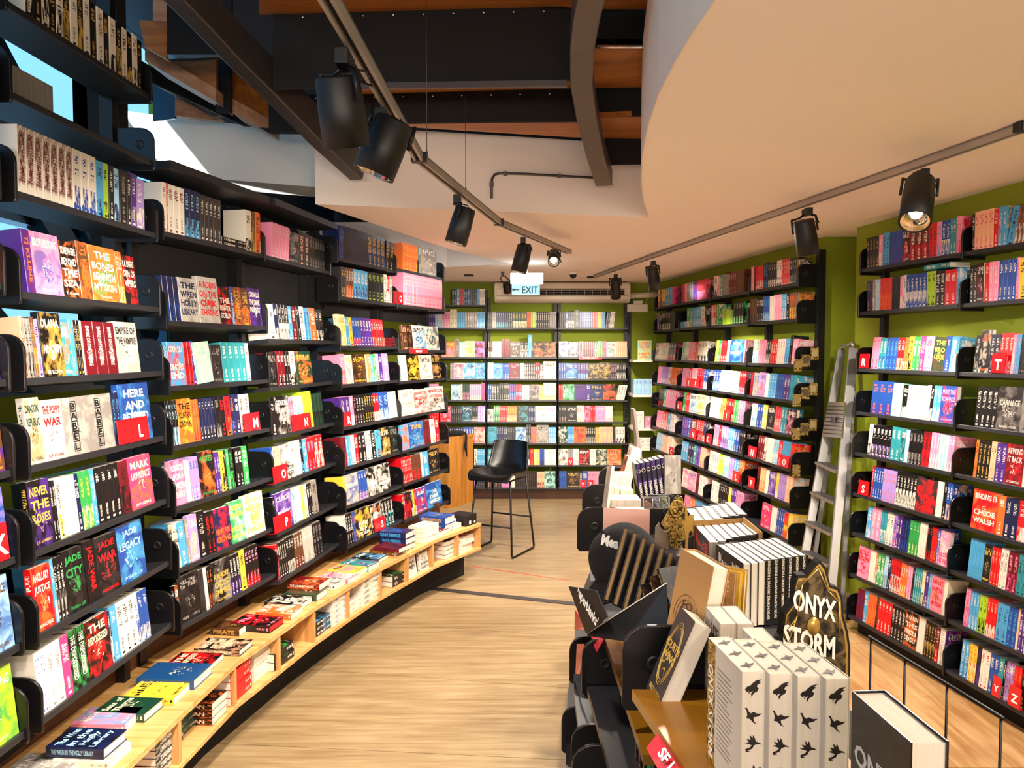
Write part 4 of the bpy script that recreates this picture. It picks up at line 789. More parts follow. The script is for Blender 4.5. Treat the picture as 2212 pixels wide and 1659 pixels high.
lie(629, 1340, ZB, 1, 0.032, 'og.wh.wh', desc='orange and white patterned book lying beside the crimson-edged book')
lie(650, 1318, ZB, 1, 0.03, 'bk.wh.wh', L=0.215, desc='black book with white splash cover lying under the maroon spine stack')
lie(684, 1300, ZB, 1, 0.036, 'dn.cr.br', title='THE LOTUS EMPIRE', desc='dark green spine book lying beneath the maroon spine book')
lie(690, 1277, ZB + 0.036, 1, 0.036, 'dr.cr.og', title='THE JASMINE THRONE', desc='maroon spine book with orange cover topping a short stack')
lie(724, 1275, ZB, 1, 0.03, 'wh.bk.bk', desc='black and white striped cover book lying on the bench')
lie(752, 1262, ZB, 1, 0.028, 'pk.rd.wh', desc='pale pink book lying between striped and yellow covers')
lie(770, 1249, ZB, 1, 0.036, 'yl.bk.pk', desc='yellow and pink cover book lying on the bench')
lie(796, 1236, ZB, 1, 0.034, 'tl.wh.pu', L=0.215, desc='teal and purple cover book with white lettering on the bench')
lie(818, 1217, ZB, 1, 0.024, 'bk.wh.lb', desc='thin dark book with pale blue cover art on the bench')
lie(852, 1202, ZB, 1, 0.03, 'br.gd.bk', desc='brown leather-look book lying in front of the dark blue spine stack')
lie(862, 1195, ZB + 0.03, 1, 0.028, 'dr.bk.bk', desc='dark red cover book lying on the brown leather-look book')
lie(876, 1191, ZB, 3, 0.042, 'nv.lb.bl', L=0.215, title='DARK MIRROR', hard=True, desc='navy hardback with blue cover art')
lie(915, 1174, ZB, 3, 0.038, 'wh.gy.lg', ori='p', desc='white page-edged book behind the navy hardbacks')
lie(937, 1165, ZB, 1, 0.028, 'mt.rd.og', desc='mint and red cover book lying beyond the navy stack')
lie(951, 1157, ZB, 1, 0.03, 'dr.wh.br', desc='dark red book with cream page edges lying beyond the mint book')
lie(962, 1150, ZB, 2, 0.056, 'bl.gd.nv', L=0.235, W=0.155, title='WIND AND TRUTH', hard=True, desc='thick blue hardback with gold spine lettering')
lie(980, 1144, ZB, 1, 0.036, 'wh.bk.gy', desc='white page-edged paperback lying beside the thick blue hardbacks', W=0.11, L=0.16)
lie(1001, 1136, ZB, 1, 0.04, 'wh.bk.gy', desc='white page-edged paperback beside the black boxed set', W=0.11, L=0.16)
# inside the compartments
CW = 'inside the oak bench'
lie(332, 1690, ZB0, 6, 0.029, 'bk.wh.lg', ori='a', title='GIDEON', inset=0.03, jit=2, desc='black paperback with white spine lettering and red mark')
lie(388, 1612, ZB0, 5, 0.030, 'dn.lg.pu', ori='a', inset=0.10, jit=2, desc='dark mixed-colour paperback inside the bench')
lie(476, 1569, ZB0, 3, 0.032, 'bk.wh.og', title='MARTIAN', cover=['THE', 'MARTIAN'], inset=0.02, jit=2, desc='black paperback with bold white title inside the bench')
lie(515, 1527, ZB0, 4, 0.036, 'rd.wh.rd', ori='a', inset=0.02, jit=2, desc='scarlet spine paperback inside the bench')
lie(556, 1474, ZB0, 4, 0.037, 'wh.rd.wh', ori='p', inset=0.05, jit=2, desc='white page-edged paperback beside the scarlet spines')
lie(612, 1453, ZB0, 2, 0.042, 'bk.wh.gn', ori='a', inset=0.02, jit=3, desc='black hardback with white and green spine inside the bench')
lie(616, 1425, ZB0 + 0.084, 2, 0.03, 'bk.gd.dr', ori='a', inset=0.09, jit=3, desc='black paperback with gold lettering stacked on the black hardbacks')
lie(689, 1379, ZB0, 3, 0.028, 'bk.wh.lb', ori='a', inset=0.03, jit=2, desc='small black paperback with white lettering inside the bench')
lie(722, 1355, ZB0, 5, 0.032, 'wh.bl.lv', ori='a', inset=0.02, jit=2, desc='white and lavender spine paperback inside the bench')
lie(758, 1329, ZB0, 2, 0.034, 'wh.gy.lg', ori='a', inset=0.03, jit=2, desc='plain white spine book inside the bench')
lie(786, 1311, ZB0, 5, 0.033, 'wh.bk.lg', ori='a', inset=0.02, jit=2, desc='white spine paperback with black emblem inside the bench')
lie(850, 1270, ZB0, 2, 0.036, 'bk.wh.gn', ori='a', inset=0.03, jit=4, desc='black and green spine book lying in the bench')
lie(836, 1282, ZB0, 1, 0.02, 'gn.yl.yl', ori='a', inset=0.16, jit=4, desc='thin green and yellow book lying at the back of the bench')
lie(966, 1210, ZB0, 4, 0.034, 'dg.cr.br', ori='p', inset=0.03, jit=3, desc='dark cover book with pale page edges inside the bench')
lie(994, 1196, ZB0, 4, 0.03, 'wh.dr.rd', ori='p', inset=0.02, jit=6, desc='red and white book inside the far bench end')
for px, py, t_, lb in ((886, 1250, ['', 'FINAL', 'EMPIRE'], 'white cover book standing face-out inside the bench'), (915, 1236, ['MISTBORN', '', '', 'BRANDON', 'SANDERSON'], 'white cover book with dark figures, second standing face-out inside the bench')):
    p = atz(px, py, ZB0); q, t, nv = bench_at(V((p.x, p.y, 0))); q = q + nv * 0.03 + V((0, 0, ZB0))
    tl_ = math.radians(8); fz = UPV * math.cos(tl_) + nv * math.sin(tl_)
    add_book(frame(q, t, fz.cross(t), fz), 0.115, 0.024, 0.162, cols_of('wh.bk.lg'), 4, 'f', ('bench', 0, len(BK)), title=dict(cover=t_), boost=30, desc=lb)
# black boxed set at the end
p = atz(1019, 1129, ZB); q, t, nv = bench_at(V((p.x, p.y, 0))); q = q + nv * 0.03
bx = thing('boxed_set', 'glossy black boxed book set at the far end of the oak bench', 'box', mw=frame(q + V((0, 0, ZB)), t, nv, UPV))
MB().box((-0.15, 0, 0), (0.0, 0.17, 0.085)).obj('slipcase', M['black'], bx, 0.002, local=True)
lb = MB(); lb.box((-0.152, 0.10, 0.02), (-0.15, 0.15, 0.06)).box((-0.11, -0.002, 0.012), (-0.085, 0, 0.04)).box((-0.04, -0.002, 0.012), (-0.02, 0, 0.03)); o = lb.obj('price_sticker', M['tint'], bx, local=True); o.color = (0.8, 0.76, 0.7, 1)
# ---------------------------------------------------------------- display island on the right of the aisle
isl = thing('display_island', 'black double-sided display island loaded with books, notebooks and a cap', 'shelf island', (0.65, 2.5, 0))
def iplate(xf, Y, z, w_=0.2, sgn=1, h=0.15, name='side_panel', dn=0.04):
    prof = [(0, -dn + 0.012), (0.01, -dn), (w_, -dn), (w_, h)] + [(0.06 * (1 - math.sin(a)), h - 0.06 * (1 - math.cos(a))) for a in [math.radians(q) for q in (0, 22, 45, 68, 90)]]
    pts = [V((xf + sgn * x, Y, z + zz)) for x, zz in prof]
    if sgn < 0: pts = pts[::-1]
    pan = MB().prism(pts, (0, 0.012, 0)).obj(name, M['bracket'], isl, 0.003)
    MB().lathe([(0.018, 0), (0.018, 0.002), (0.012, 0.002), (0.008, 0.0004)], frame((xf + sgn * 0.075, Y, z + h * 0.45), (1, 0, 0), (0, 0, 1), (0, -1, 0)), 16).obj('screw_cap', M['black'], pan)
XL = lambda y: 0.262 + (0.0 if y < 2.6 else 0.03 * (y - 2.6) + 0.055 * (y - 2.6) ** 2)
XR = lambda y: 1.30 - 0.125 * y
def deck(name, y0, y1, xl, xr, z, mat, th=0.024, n=4):
    L_ = [(xl(y0 + (y1 - y0) * i / n), y0 + (y1 - y0) * i / n) for i in range(n + 1)]; R_ = [(xr(y0 + (y1 - y0) * i / n), y0 + (y1 - y0) * i / n) for i in range(n + 1)]
    return MB().prism([(x, y, z - th) for x, y in L_[::-1]] + [(x, y, z - th) for x, y in R_], (0, 0, th)) .obj(name, mat, isl)
n0, n1 = atz(1365, 1489, 1.10), atz(1480, 1659, 1.10)
nd = (n1 - n0); nd *= 1.0 / nd.y
near_l = lambda y: n0.x + nd.x * (y - n0.y)
deck('top_shelf', 0.75, n0.y, near_l, lambda y: 0.62 + 0 * y, 1.10, M['bronze'], n=1)
b0, b1 = atz(1307, 1380, 0.935), atz(1345, 1495, 0.935)
bl_ = lambda y: b0.x + (b1.x - b0.x) / (b1.y - b0.y) * (y - b0.y)
deck('top_shelf', n0.y + 0.03, b0.y, bl_, lambda y: bl_(y) + 0.34, 0.935, M['bronze'], n=1)
g0, g1 = atz(1268, 1482, 0.785), atz(1318, 1665, 0.785)
gl_ = lambda y: g0.x + (g1.x - g0.x) / (g1.y - g0.y) * (y - g0.y)
deck('shelf_board', 0.9, g0.y, gl_, lambda y: gl_(y) + 0.21, 0.785, M['shelf'], n=1)
deck('shelf_board', 0.9, g0.y, lambda y: gl_(y) - 0.03, lambda y: gl_(y) + 0.2, 0.51, M['shelf'], n=1)
deck('shelf_board', 0.9, g0.y, lambda y: gl_(y) - 0.06, lambda y: gl_(y) + 0.2, 0.22, M['shelf'], n=1)
deck('top_shelf', b0.y + 0.02, 4.45, lambda y: XL(y) + 0.03, XR, 0.90, M['shelf'], n=8)
deck('shelf_board', 2.46, 4.45, lambda y: XL(y) - 0.04, lambda y: XL(y) + 0.2, 0.58, M['shelf'], n=6)
deck('shelf_board', 2.46, 4.45, lambda y: XL(y) - 0.07, lambda y: XL(y) + 0.2, 0.30, M['shelf'], n=6)
core = deck('core_panel', 0.85, 4.4, lambda y: XL(y) + 0.21 + (0.10 if y < 2.5 else 0), lambda y: XR(y) - 0.12, 0.87, M['matt'], 0.84, 6)
deck('base', 0.9, 4.4, lambda y: XL(y) - 0.02, XR, 0.09, M['matt'], 0.085, 6)
deck('riser_block', 0.75, n0.y - 0.01, lambda y: near_l(y) + 0.19, lambda y: 0.60, 1.074, M['matt'], 0.2, 1)
MB().box((bl_(n0.y) + 0.10, n0.y + 0.05, 0.87), (0.62, n0.y + 0.10, 1.20)).obj('riser_block', M['matt'], isl)
iplate(atd(1343, 1450, 1.80).x, 1.79, 1.035, 0.19, h=0.165)
iplate(gl_(g0.y) - 0.016, g0.y + 0.01, 0.785, 0.2)
iplate(atd(1234, 1567, 2.40).x, 2.40, 0.51, 0.2); iplate(atd(1236, 1602, 2.1).x, 2.1, 0.60, 0.2)
iplate(atd(1230, 1385, 2.97).x, 2.97, 0.58, 0.2); iplate(atd(1213, 1542, 2.97).x, 2.97, 0.30, 0.2)
for px, y in ((1247, 3.26), (1258, 3.82), (1293, 4.4)): iplate(atd(px, 1050, y).x, y, 1.03, 0.2)
iplate(atd(1474, 1030, 4.05).x, 4.05, 1.02, 0.22, -1); iplate(atd(1474, 1060, 3.6).x, 3.6, 1.02, 0.16, -1)
def ibook(px, py, Y, ang, lean, W, T, H, cols, sty=2, desc='', title=None, hard=True, at='top', kind='f', roll=0.0, seed=None, pages=None):
    """px,py: the top left corner of the front cover (or its bottom left with at='bot'); ang: cover turned about the vertical; lean: leaning back; roll: sideways"""
    p = atd(px, py, Y)
    m = Matrix.Rotation(math.radians(ang), 4, 'Z') @ Matrix.Rotation(math.radians(roll), 4, 'Y') @ Matrix.Rotation(math.radians(-lean), 4, 'X')
    if at == 'top': p = p - (m @ V((0, 0, H)))
    add_book(Matrix.Translation(p) @ m, W, T, H, cols_of(cols), sty, kind, ('island', 0, len(BK)), seed=seed, title=title, hard=hard, boost=100, desc=desc, pages=pages)
# deluxe four with dragon-printed page edges
c_ = atd(1603, 1451, 1.24); e_ = atz(1846, 1472, c_.z); a_ = atz(1531, 1377, c_.z)
ang = math.degrees(math.atan2(e_.y - c_.y, e_.x - c_.x)); exv = (e_ - c_).normalized(); eyv = V((-exv.y, exv.x, 0)); tw_ = (e_ - c_).length / 4
DRG = [[(0, .45), (.12, .62), (.3, .66), (.42, .8), (.62, .95), (.95, 1), (.78, .86), (.9, .8), (.72, .72), (.66, .6), (.78, .5), (.7, .32), (.5, .22), (.38, .0), (.34, .2), (.46, .34), (.3, .3), (.2, .16), (.24, .36), (.12, .3)],
       [(.0, 1), (.1, .86), (.16, .6), (.1, .4), (.3, .34), (.5, .1), (.7, .0), (.52, .2), (.5, .42), (.75, .46), (1, .62), (.72, .62), (.5, .74), (.34, .66), (.22, .8), (.14, 1)],
       [(.3, 1), (.36, .72), (.12, .8), (.26, .6), (.02, .56), (.3, .46), (.42, .4), (.3, .26), (.06, .2), (.1, .02), (.36, .04), (.2, .1), (.46, .2), (.56, .4), (.8, .46), (1, .4), (.84, .54), (.66, .6), (.58, .84), (.5, 1.0), (.46, .8), (.38, .94)],
       [(.0, .3), (.2, .5), (.45, .55), (.55, .9), (.66, .58), (1, .75), (.8, .45), (.6, .34), (.5, .05), (.46, .34), (.2, .34)]]
def dragons(mb, m, w_, h_, n, top=False):
    for k in range(n):
        d = DRG[(k + (3 if top else 0)) % 4 if not top else 3]; cw, ch = w_ * 0.74, h_ / n * 0.62
        o = V((w_ * 0.13, h_ - h_ / n * (k + 0.85), 0)) if not top else V((w_ * 0.1, h_ / n * (k + 0.2), 0))
        c = [V((o.x + x * cw, o.y + y * ch, 0)) for x, y in d]; ctr = sum(c, V()) / len(c)
        mb.add([m @ p for p in c], [tuple(range(len(c)))])
DLX = []
wv = (a_ - c_); wv.z = 0; wv.normalize(); tv = V((wv.y, -wv.x, 0))
for k in range(4):
    o = c_ + exv * tw_ * k - V((0, 0, 0.238)); T_ = tw_ - 0.0015
    W_, H_ = 0.152, 0.238
    m = frame(o + wv * W_, -wv, tv, UPV)      # spine away from the camera, page edges towards it
    root = thing('deluxe_book', ['thick cream hardback with printed black dragons on its page edges, leftmost of the four', 'thick cream hardback with dragon page edges, second of the four from the left', 'thick cream hardback with dragon page edges, third of the four from the left', 'thick cream hardback with dragon page edges, rightmost of the four'][k], 'book', tuple(o), 'dragon-edged hardbacks on the island')
    cv = MB().box((0, 0, 0), (W_, 0.0016, H_), m).box((0, T_ - 0.0016, 0), (W_, T_, H_), m).box((0, 0, 0), (0.003, T_, H_), m).obj('cover', M['tint'], root); cv.color = (0.62, 0.54, 0.44, 1)
    pb = MB().box((0.003, 0.0018, 0.002), (W_ - 0.001, T_ - 0.0018, H_ - 0.0012), m).obj('page_block', M['pages'], root)
    for top in (False, True):
        n_ = 3 if top else 5; h_ = 0.150 if top else 0.232
        fm = frame(o + V((0, 0, H_ + 0.0004)), tv, wv, UPV) if top else frame(o + wv * 0.0004 + V((0, 0, 0.002)), tv, UPV, -wv)
        for j in range(n_):
            d = DRG[3] if top else DRG[j % 4]; cw, ch = T_ * 0.74, h_ / n_ * 0.62
            ox, oy = (T_ * 0.1, h_ / n_ * (j + 0.2)) if top else (T_ * 0.13, h_ - h_ / n_ * (j + 0.85))
            q = MB().add([fm @ V((ox + x * cw, oy + y * ch, 0)) for x, y in d], [tuple(range(len(d)))]).obj('printed_dragon', M['tint'], root); q.color = (0.012, 0.009, 0.009, 1)
    if k == 0:
        t = MB()
        for r_ in range(18): t.box((0.045, -0.0007, 0.20 - r_ * 0.0085), (0.045 + R.uniform(0.045, 0.07), -0.0001, 0.2015 - r_ * 0.0085), m)
        q = t.obj('printed_text', M['tint'], root); q.color = (0.22, 0.17, 0.14, 1)
        sp_ = MB().box((-0.0012, -0.0008, 0.0), (0.034, 0.0, H_), m).obj('spine_wrap', M['goldcard'], root)
        t = MB(); put_text(t, 'ONYX STORM', m @ frame((0.017, -0.0012, 0.11), (0, 0, -1), (1, 0, 0), (0, -1, 0)), 0.17, 0.022); q = t.obj('title', M['tint'], root); q.color = (0.9, 0.87, 0.8, 1)
    DLX.append(root)
# tall black hardback at the picture's bottom edge
A_, B_ = atz(1840, 1492, 1.335), atz(1968, 1604, 1.335); ang = math.degrees(math.atan2(B_.y - A_.y, B_.x - A_.x))
add_book(Matrix.Translation(A_ - V((0, 0, 0.236))) @ Matrix.Rotation(math.radians(ang), 4, 'Z'), (B_ - A_).length, 0.052, 0.236, cols_of('bk.wh.dg'), 4, 'f', ('island', 0, len(BK)), title=dict(cover=['', 'ONYX', 'STORM', '']), hard=True, boost=100, desc='black hardback with bold white title standing beside the dragon-edged hardbacks')
# gold-crested paperback leaning to one side and thick plain ones behind
def quadbook(bl, br, tl, Y0, Y1, Yt, T, H, cols, sty, title, desc, hard=False):
    P0, P1, P2 = atd(*bl, Y0), atd(*br, Y1), atd(*tl, Yt); x = (P1 - P0); W_ = x.length; x.normalize(); z = (P2 - P0); z = (z - x * z.dot(x)).normalized(); y = z.cross(x)
    add_book(frame(P0, x, y, z), W_, T, H or (P2 - P0).length, cols_of(cols), sty, 'f', ('island', 0, len(BK)), title=title, hard=hard, boost=100, desc=desc)
quadbook((1395, 1483), (1421, 1530), (1476, 1301), 1.74, 1.61, 1.75, 0.040, 0.2, 'dg.gd.dg', 4, dict(cover=['', '', 'FOURTH', 'WING', '', '', '@REBECCA YARROS'], crest=True), 'charcoal paperback with gold oval crest leaning on the bronze shelf')
def upright_pages(px0, px1, py, Y, n, H, W, cols, desc, ang=0.0, roll=0.0, T=None):
    a, b = atd(px0, py, Y), atd(px1, py, Y); L_ = (b - a).length; T_ = L_ / n
    rz = Matrix.Rotation(math.radians(ang), 4, 'Z')
    for k in range(n):
        m = Matrix.Translation(a - V((0, 0, H))) @ rz @ Matrix.Rotation(math.radians(roll), 4, 'Y') @ Matrix.Translation((T_ * k, W, 0)) @ Matrix.Rotation(-math.pi / 2, 4, 'Z')
        dsc = desc if n == 1 else '%s, %s of %d' % (desc, ['first from the left', 'second from the left', 'third from the left', 'fourth from the left', 'fifth from the left', 'sixth from the left', 'seventh from the left', 'eighth from the left', 'ninth from the left'][k], n)
        add_book(m, W, T_ - 0.001, H, cols_of(cols), 1, 'p', ('island', 0, len(BK)), boost=100, desc=dsc)
upright_pages(1556, 1630, 1347, 1.60, 2, 0.2, 0.11, 'lg.br.gy', 'thick plain paperback showing page edges behind the gold-crested one', 2)
upright_pages(1640, 1690, 1396, 1.46, 1, 0.2, 0.10, 'wh.rd.lg', 'thick white paperback just behind the dragon-edged hardbacks', 2)
quadbook((1433, 1385), (1500, 1440), (1456, 1231), 1.86, 1.73, 1.87, 0.045, 0.235, 'tn.br.tn', 4, dict(cover=['', '', '', 'FO', 'UL', '', ''], crest2=True), 'tan hardback with brown line art standing behind the black tray', True)
for k, (x, y, Y, c, d) in enumerate(((1474, 1216, 2.02, 'tn.cr.br', 'slim tan notebook standing behind the tan hardback'), (1487, 1214, 2.06, 'yl.cr.gd', 'slim yellow notebook standing behind the tan hardback'), (1500, 1210, 2.12, 'gd.wh.yl', 'gold foil gift book standing in front of the black role-playing hardbacks'))):
    ibook(x, y, Y, -42, 8, 0.15, 0.014 if k < 2 else 0.02, 0.2, c, 2, d, kind='f')
# rows of large hardbacks, tops up
def slab_row(px0, py0, px1, py1, pxb, pyb, zt, n, H, cols, desc, group=None, title=None, spine_from=3, th=1.0):
    a, b, c = atz(px0, py0, zt), atz(px1, py1, zt), atz(pxb, pyb, zt)
    ex = (b - a); L_ = ex.length; ex.normalize(); W_ = (c - a).length; dy = (c - a).normalized()
    for k in range(n):
        o = a + ex * (L_ / n) * k - V((0, 0, H)); T_ = L_ / n * th - 0.001
        if k < spine_from:      # page edge towards the viewer
            m = frame(o + dy * W_, -dy, UPV.cross(-dy), UPV)
        else:
            m = frame(o + UPV.cross(dy) * -1 * -0.0 + ex * 0, dy, UPV.cross(dy), UPV); m = m @ Matrix.Translation((0, -T_, 0))
        add_book(m, W_, T_, H, cols_of(cols), 5 if title and k >= spine_from else 1, 's', ('island', 0, len(BK)), seed=3.3, title=dict(spine=title, sh=0.3) if title and k >= spine_from else None, hard=True, boost=100,
                 desc='%s, %s of %d' % (desc, ['first', 'second', 'third', 'fourth', 'fifth', 'sixth', 'seventh', 'eighth', 'ninth'][k], n))
slab_row(1605, 1217, 1743, 1198, 1546, 1174, 1.13, 9, 0.226, 'bk.wh.bk', 'tall black role-playing hardback in the front row', title='DUNGEONS & DRAGONS  DRAGON DELVES')
slab_row(1531, 1169, 1642, 1150, 1500, 1134, 1.13, 7, 0.226, 'bk.rd.dr', 'large black hardback with red spine marks in the cardboard box', spine_from=2)
slab_row(1501, 1126, 1607, 1108, 1480, 1096, 1.13, 6, 0.226, 'bk.rd.dr', 'large black hardback in the row behind the cardboard box', spine_from=2)
cb = thing('cardboard_box', 'open brown cardboard box around large black hardbacks on the island', 'box', tuple(atz(1600, 1150, 0.905)))
k0, k1, k2 = atz(1604, 1122, 1.14), atz(1645, 1152, 1.14), atz(1497, 1131, 1.14)
for p, q, hh in ((k0, k1, 0.235), (k2, k0, 0.235)):
    d = (q - p).normalized(); nn = V((-d.y, d.x, 0)) * 0.004
    MB().prism([p - V((0, 0, hh)), q - V((0, 0, hh)), q + V((0, 0, 0.004)), p + V((0, 0, 0.012))], nn).obj('wall_flap', M['kraft'], cb)
# purple spines, page blocks and odd pieces at the far end
for k in range(6):
    a = atd(1372 + 10.9 * k, 1003 - 2.6 * k, 4.0); H_ = 0.20
    m = Matrix.Translation(a) @ Matrix.Rotation(math.radians(-8), 4, 'Y') @ Matrix.Translation((0.025, 0, -H_)) @ RYX['o']
    add_book(m, 0.13, 0.0255, H_, cols_of('bk.wh.pu'), 5, 's', ('island', 0, len(BK)), seed=9.1, title=dict(spine='TALISMAN', sv=0.3, sw=0.4, ring=True), hard=True, boost=100, desc='purple and black spine with white lettering, %s in the leaning row of six' % ['first', 'second', 'third', 'fourth', 'fifth', 'sixth'][k])
ibook(1436, 984, 3.98, 4, 4, 0.085, 0.02, 0.2, 'gy.bk.lg', 3, 'grey backed book ending the row of purple spines')
upright_pages(1318, 1364, 1026, 3.75, 4, 0.2, 0.12, 'wh.lg.cr', 'white page-edge paperback in the farthest block on the island')
upright_pages(1315, 1339, 1053, 3.50, 2, 0.2, 0.11, 'cr.br.lg', 'cream page-edge paperback in the second block on the island')
upright_pages(1341, 1369, 1059, 3.48, 2, 0.2, 0.11, 'wh.lg.lg', 'white page-edge paperback beside the cream pair')
upright_pages(1316, 1386, 1080, 3.26, 4, 0.2, 0.12, 'wh.lg.lg', 'white page-edge paperback in the third block on the island')
upright_pages(1336, 1400, 1106, 3.05, 3, 0.2, 0.10, 'wh.bk.lg', 'white page-edge paperback just behind the pink book')
upright_pages(1340, 1362, 985, 4.12, 1, 0.17, 0.12, 'br.bk.og', 'brown paperback leaning above the farthest white page blocks', 0, 14)
upright_pages(1352, 1374, 966, 4.2, 1, 0.17, 0.12, 'wh.gy.lg', 'pale paperback leaning at the far end of the island', 0, 12)
quadbook((1300, 1100), (1309, 1108), (1311, 1018), 3.5, 3.2, 3.5, 0.012, 0.2, 'wh.lg.lg', 3, None, 'thin white book on edge beside the white page blocks')
ibook(1303, 1097, 2.76, -12, 10, 0.165, 0.03, 0.2, 'sa.dr.sa', 3, 'salmon pink cover book standing behind the black cap', title=None)
st_ = thing('card_standee', 'thin grey card standee seen edge-on at the far end of the island', 'standee', tuple(atd(1380, 990, 4.3)))
MB().prism([atd(x, y, 4.3) for x, y in ((1368, 885), (1373, 884), (1379, 930), (1386, 975), (1388, 992), (1376, 992), (1376, 950))][::-1], (0, 0.10, 0)).obj('card', M['tint'], st_).color = (0.30, 0.26, 0.23, 1)
# acrylic gem boxes
for k, (x, y, cl) in enumerate(((1402, 1100, (0.75, 0.35, 0.3)), (1422, 1100, (0.5, 0.5, 0.8)), (1436, 1098, (0.7, 0.7, 0.45)))):
    p = atd(x, y, 3.05)
    bx = thing('trinket_box', ['clear box of pink trinkets beside the gold crest card', 'clear box of lilac trinkets in the middle', 'clear box of yellow trinkets by the black side panel'][k], 'box', tuple(p), 'clear trinket boxes')
    MB().box((-0.02, 0, 0), (0.02, 0.04, 0.045), Matrix.Translation(p)).obj('case', M['glass'], bx, 0.002)
    mb = MB()
    for j in range(9): mb.lathe([(0.001, 0), (0.006, 0.004), (0.006, 0.008), (0.001, 0.012)], Matrix.Translation(p + V((R.uniform(-.012, .012), R.uniform(.008, .03), R.uniform(0, .028)))), 6)
    q = mb.obj('trinkets', M['tint'], bx); q.color = cl + (1,)
# gold crest card and golden dragon cut-out
cr = thing('crest_card', 'gold cut-out crest card with raised lettering on the island', 'display card', tuple(atd(1450, 1190, 2.55)))
def cutout(name, pts, Y, th, mat, parent):
    P = [atd(x, y, Y) for x, y in pts]; a = sum(P[i].x * P[(i + 1) % len(P)].z - P[(i + 1) % len(P)].x * P[i].z for i in range(len(P)))
    if a < 0: P = P[::-1]
    return MB().prism(P, (0, th, 0)).obj(name, mat, parent)
pts = [(1462, 1071), (1466, 1070), (1470, 1073), (1474, 1073), (1477, 1085), (1480, 1100), (1484, 1125), (1482, 1150), (1478, 1172), (1470, 1184), (1458, 1186), (1448, 1178), (1446, 1160), (1440, 1150), (1434, 1138), (1428, 1132), (1436, 1118), (1446, 1100), (1452, 1086)]
cutout('card', pts, 2.55, 0.006, M['goldcard'], cr)
t = MB(); nrm = frame(atd(1461, 1128, 2.545), (0.98, 0, -0.2), (0.2, 0, 0.98), (0, -1, 0)); put_text(t, 'FOURTH', nrm, 0.048, 0.026); nrm = frame(atd(1462, 1152, 2.545), (0.98, 0, -0.2), (0.2, 0, 0.98), (0, -1, 0)); put_text(t, 'WING', nrm, 0.046, 0.032)
t.obj('lettering', M['gold'], cr)
MB().tube([atd(1462 + 14 * math.cos(a), 1098 + 17 * math.sin(a), 2.545) for a in [i * math.pi / 10 for i in range(21)]], 0.002, 6).obj('crest_ring', M['gold'], cr)
dg_ = thing('dragon_cutout', 'golden dragon cut-out card standing beside the crest card', 'display card', tuple(atd(1486, 1195, 2.45)))
cutout('dragon', [(1481, 1085), (1484, 1095), (1486, 1118), (1492, 1112), (1499, 1112), (1498, 1120), (1496, 1138), (1498, 1150), (1492, 1146), (1488, 1152), (1486, 1180), (1488, 1196), (1484, 1199), (1480, 1190), (1481, 1160), (1478, 1140), (1474, 1128), (1480, 1126)], 2.45, 0.006, M['gold'], dg_)
cutout('backing', [(1474, 1170), (1500, 1155), (1497, 1212), (1478, 1205)], 2.47, 0.01, M['matt'], dg_)
# the grey-white flower-like card left of the crest
fl = thing('grey_card', 'torn grey card shape standing at the foot of the gold crest', 'display card', tuple(atd(1420, 1180, 2.6)))
cutout('card', [(1414, 1184), (1416, 1140), (1424, 1128), (1428, 1142), (1440, 1150), (1446, 1186)], 2.6, 0.006, M['tint'], fl).color = (0.34, 0.3, 0.27, 1)
# standee ONYX STORM
on = thing('title_standee', 'pointed black and gold card standee with large white title, behind the dragon-edged hardbacks', 'standee', tuple(atd(1760, 1480, 1.72)))
SY = 1.72
outl = [(1722, 1243), (1742, 1242), (1764, 1216), (1772, 1210), (1782, 1224), (1794, 1264), (1812, 1270), (1820, 1290), (1822, 1330), (1832, 1365), (1837, 1400), (1836, 1500), (1690, 1500), (1692, 1440), (1690, 1395), (1686, 1380), (1694, 1325), (1714, 1300), (1716, 1262)]
cutout('backing', outl, SY + 0.006, 0.028, M['matt'], on)
ins = [(1762 + (x - 1762) * 0.93, 1390 + (y - 1390) * 0.955) for x, y in outl]
cutout('gold_border', ins, SY + 0.003, 0.004, M['gold'], on)
ins2 = [(1762 + (x - 1762) * 0.87, 1390 + (y - 1390) * 0.92) for x, y in outl]
g = G('onyx_card'); n = g.noise(g.coord(), 28, 5, 1.5); M['onyx'] = g.fin(g.mix(g.ramp(n, 0.42, 0.6), lin('15100c'), lin('6e5a3a')), 0.35)
cutout('panel', ins2, SY, 0.003, M['onyx'], on)
mb = MB()
for a, b in (((1700, 1398), (1722, 1330)), ((1722, 1330), (1733, 1262)), ((1733, 1262), (1768, 1228)), ((1768, 1228), (1788, 1275)), ((1788, 1275), (1812, 1300)), ((1812, 1300), (1814, 1372)), ((1700, 1360), (1718, 1340)), ((1806, 1330), (1790, 1318))):
    mb.tube([atd(*a, SY - 0.003), atd(*b, SY - 0.003)], 0.0016, 6)
mb.obj('gold_lines', M['gold'], on)
mb = MB(); q = atd(1757, 1352, SY - 0.003); mb.lathe([(0.001, 0), (0.017, 0.0005), (0.017, 0.002), (0.001, 0.0025)], frame(q, (1, 0, 0), (0, 0, 1), (0, -1, 0)) @ Matrix.Diagonal((0.85, 1.25, 1, 1)), 20); mb.obj('gold_medallion', M['gold'], on)
for s_, cx, cy, wd, ht, sl in (('ONYX', 1760, 1308, 0.102, 0.050, 0.34), ('STORM', 1748, 1386, 0.122, 0.052, 0.30)):
    t = MB()
    x_ = V((1, 0, -sl * 0.9)).normalized(); put_text(t, s_, frame(atd(cx, cy, SY - 0.004), x_, (0.02, 0, 1), (0, -1, 0)), wd, ht, True, 0.035); o = t.obj('title', M['tint'], on); o.color = (0.92, 0.88, 0.8, 1)
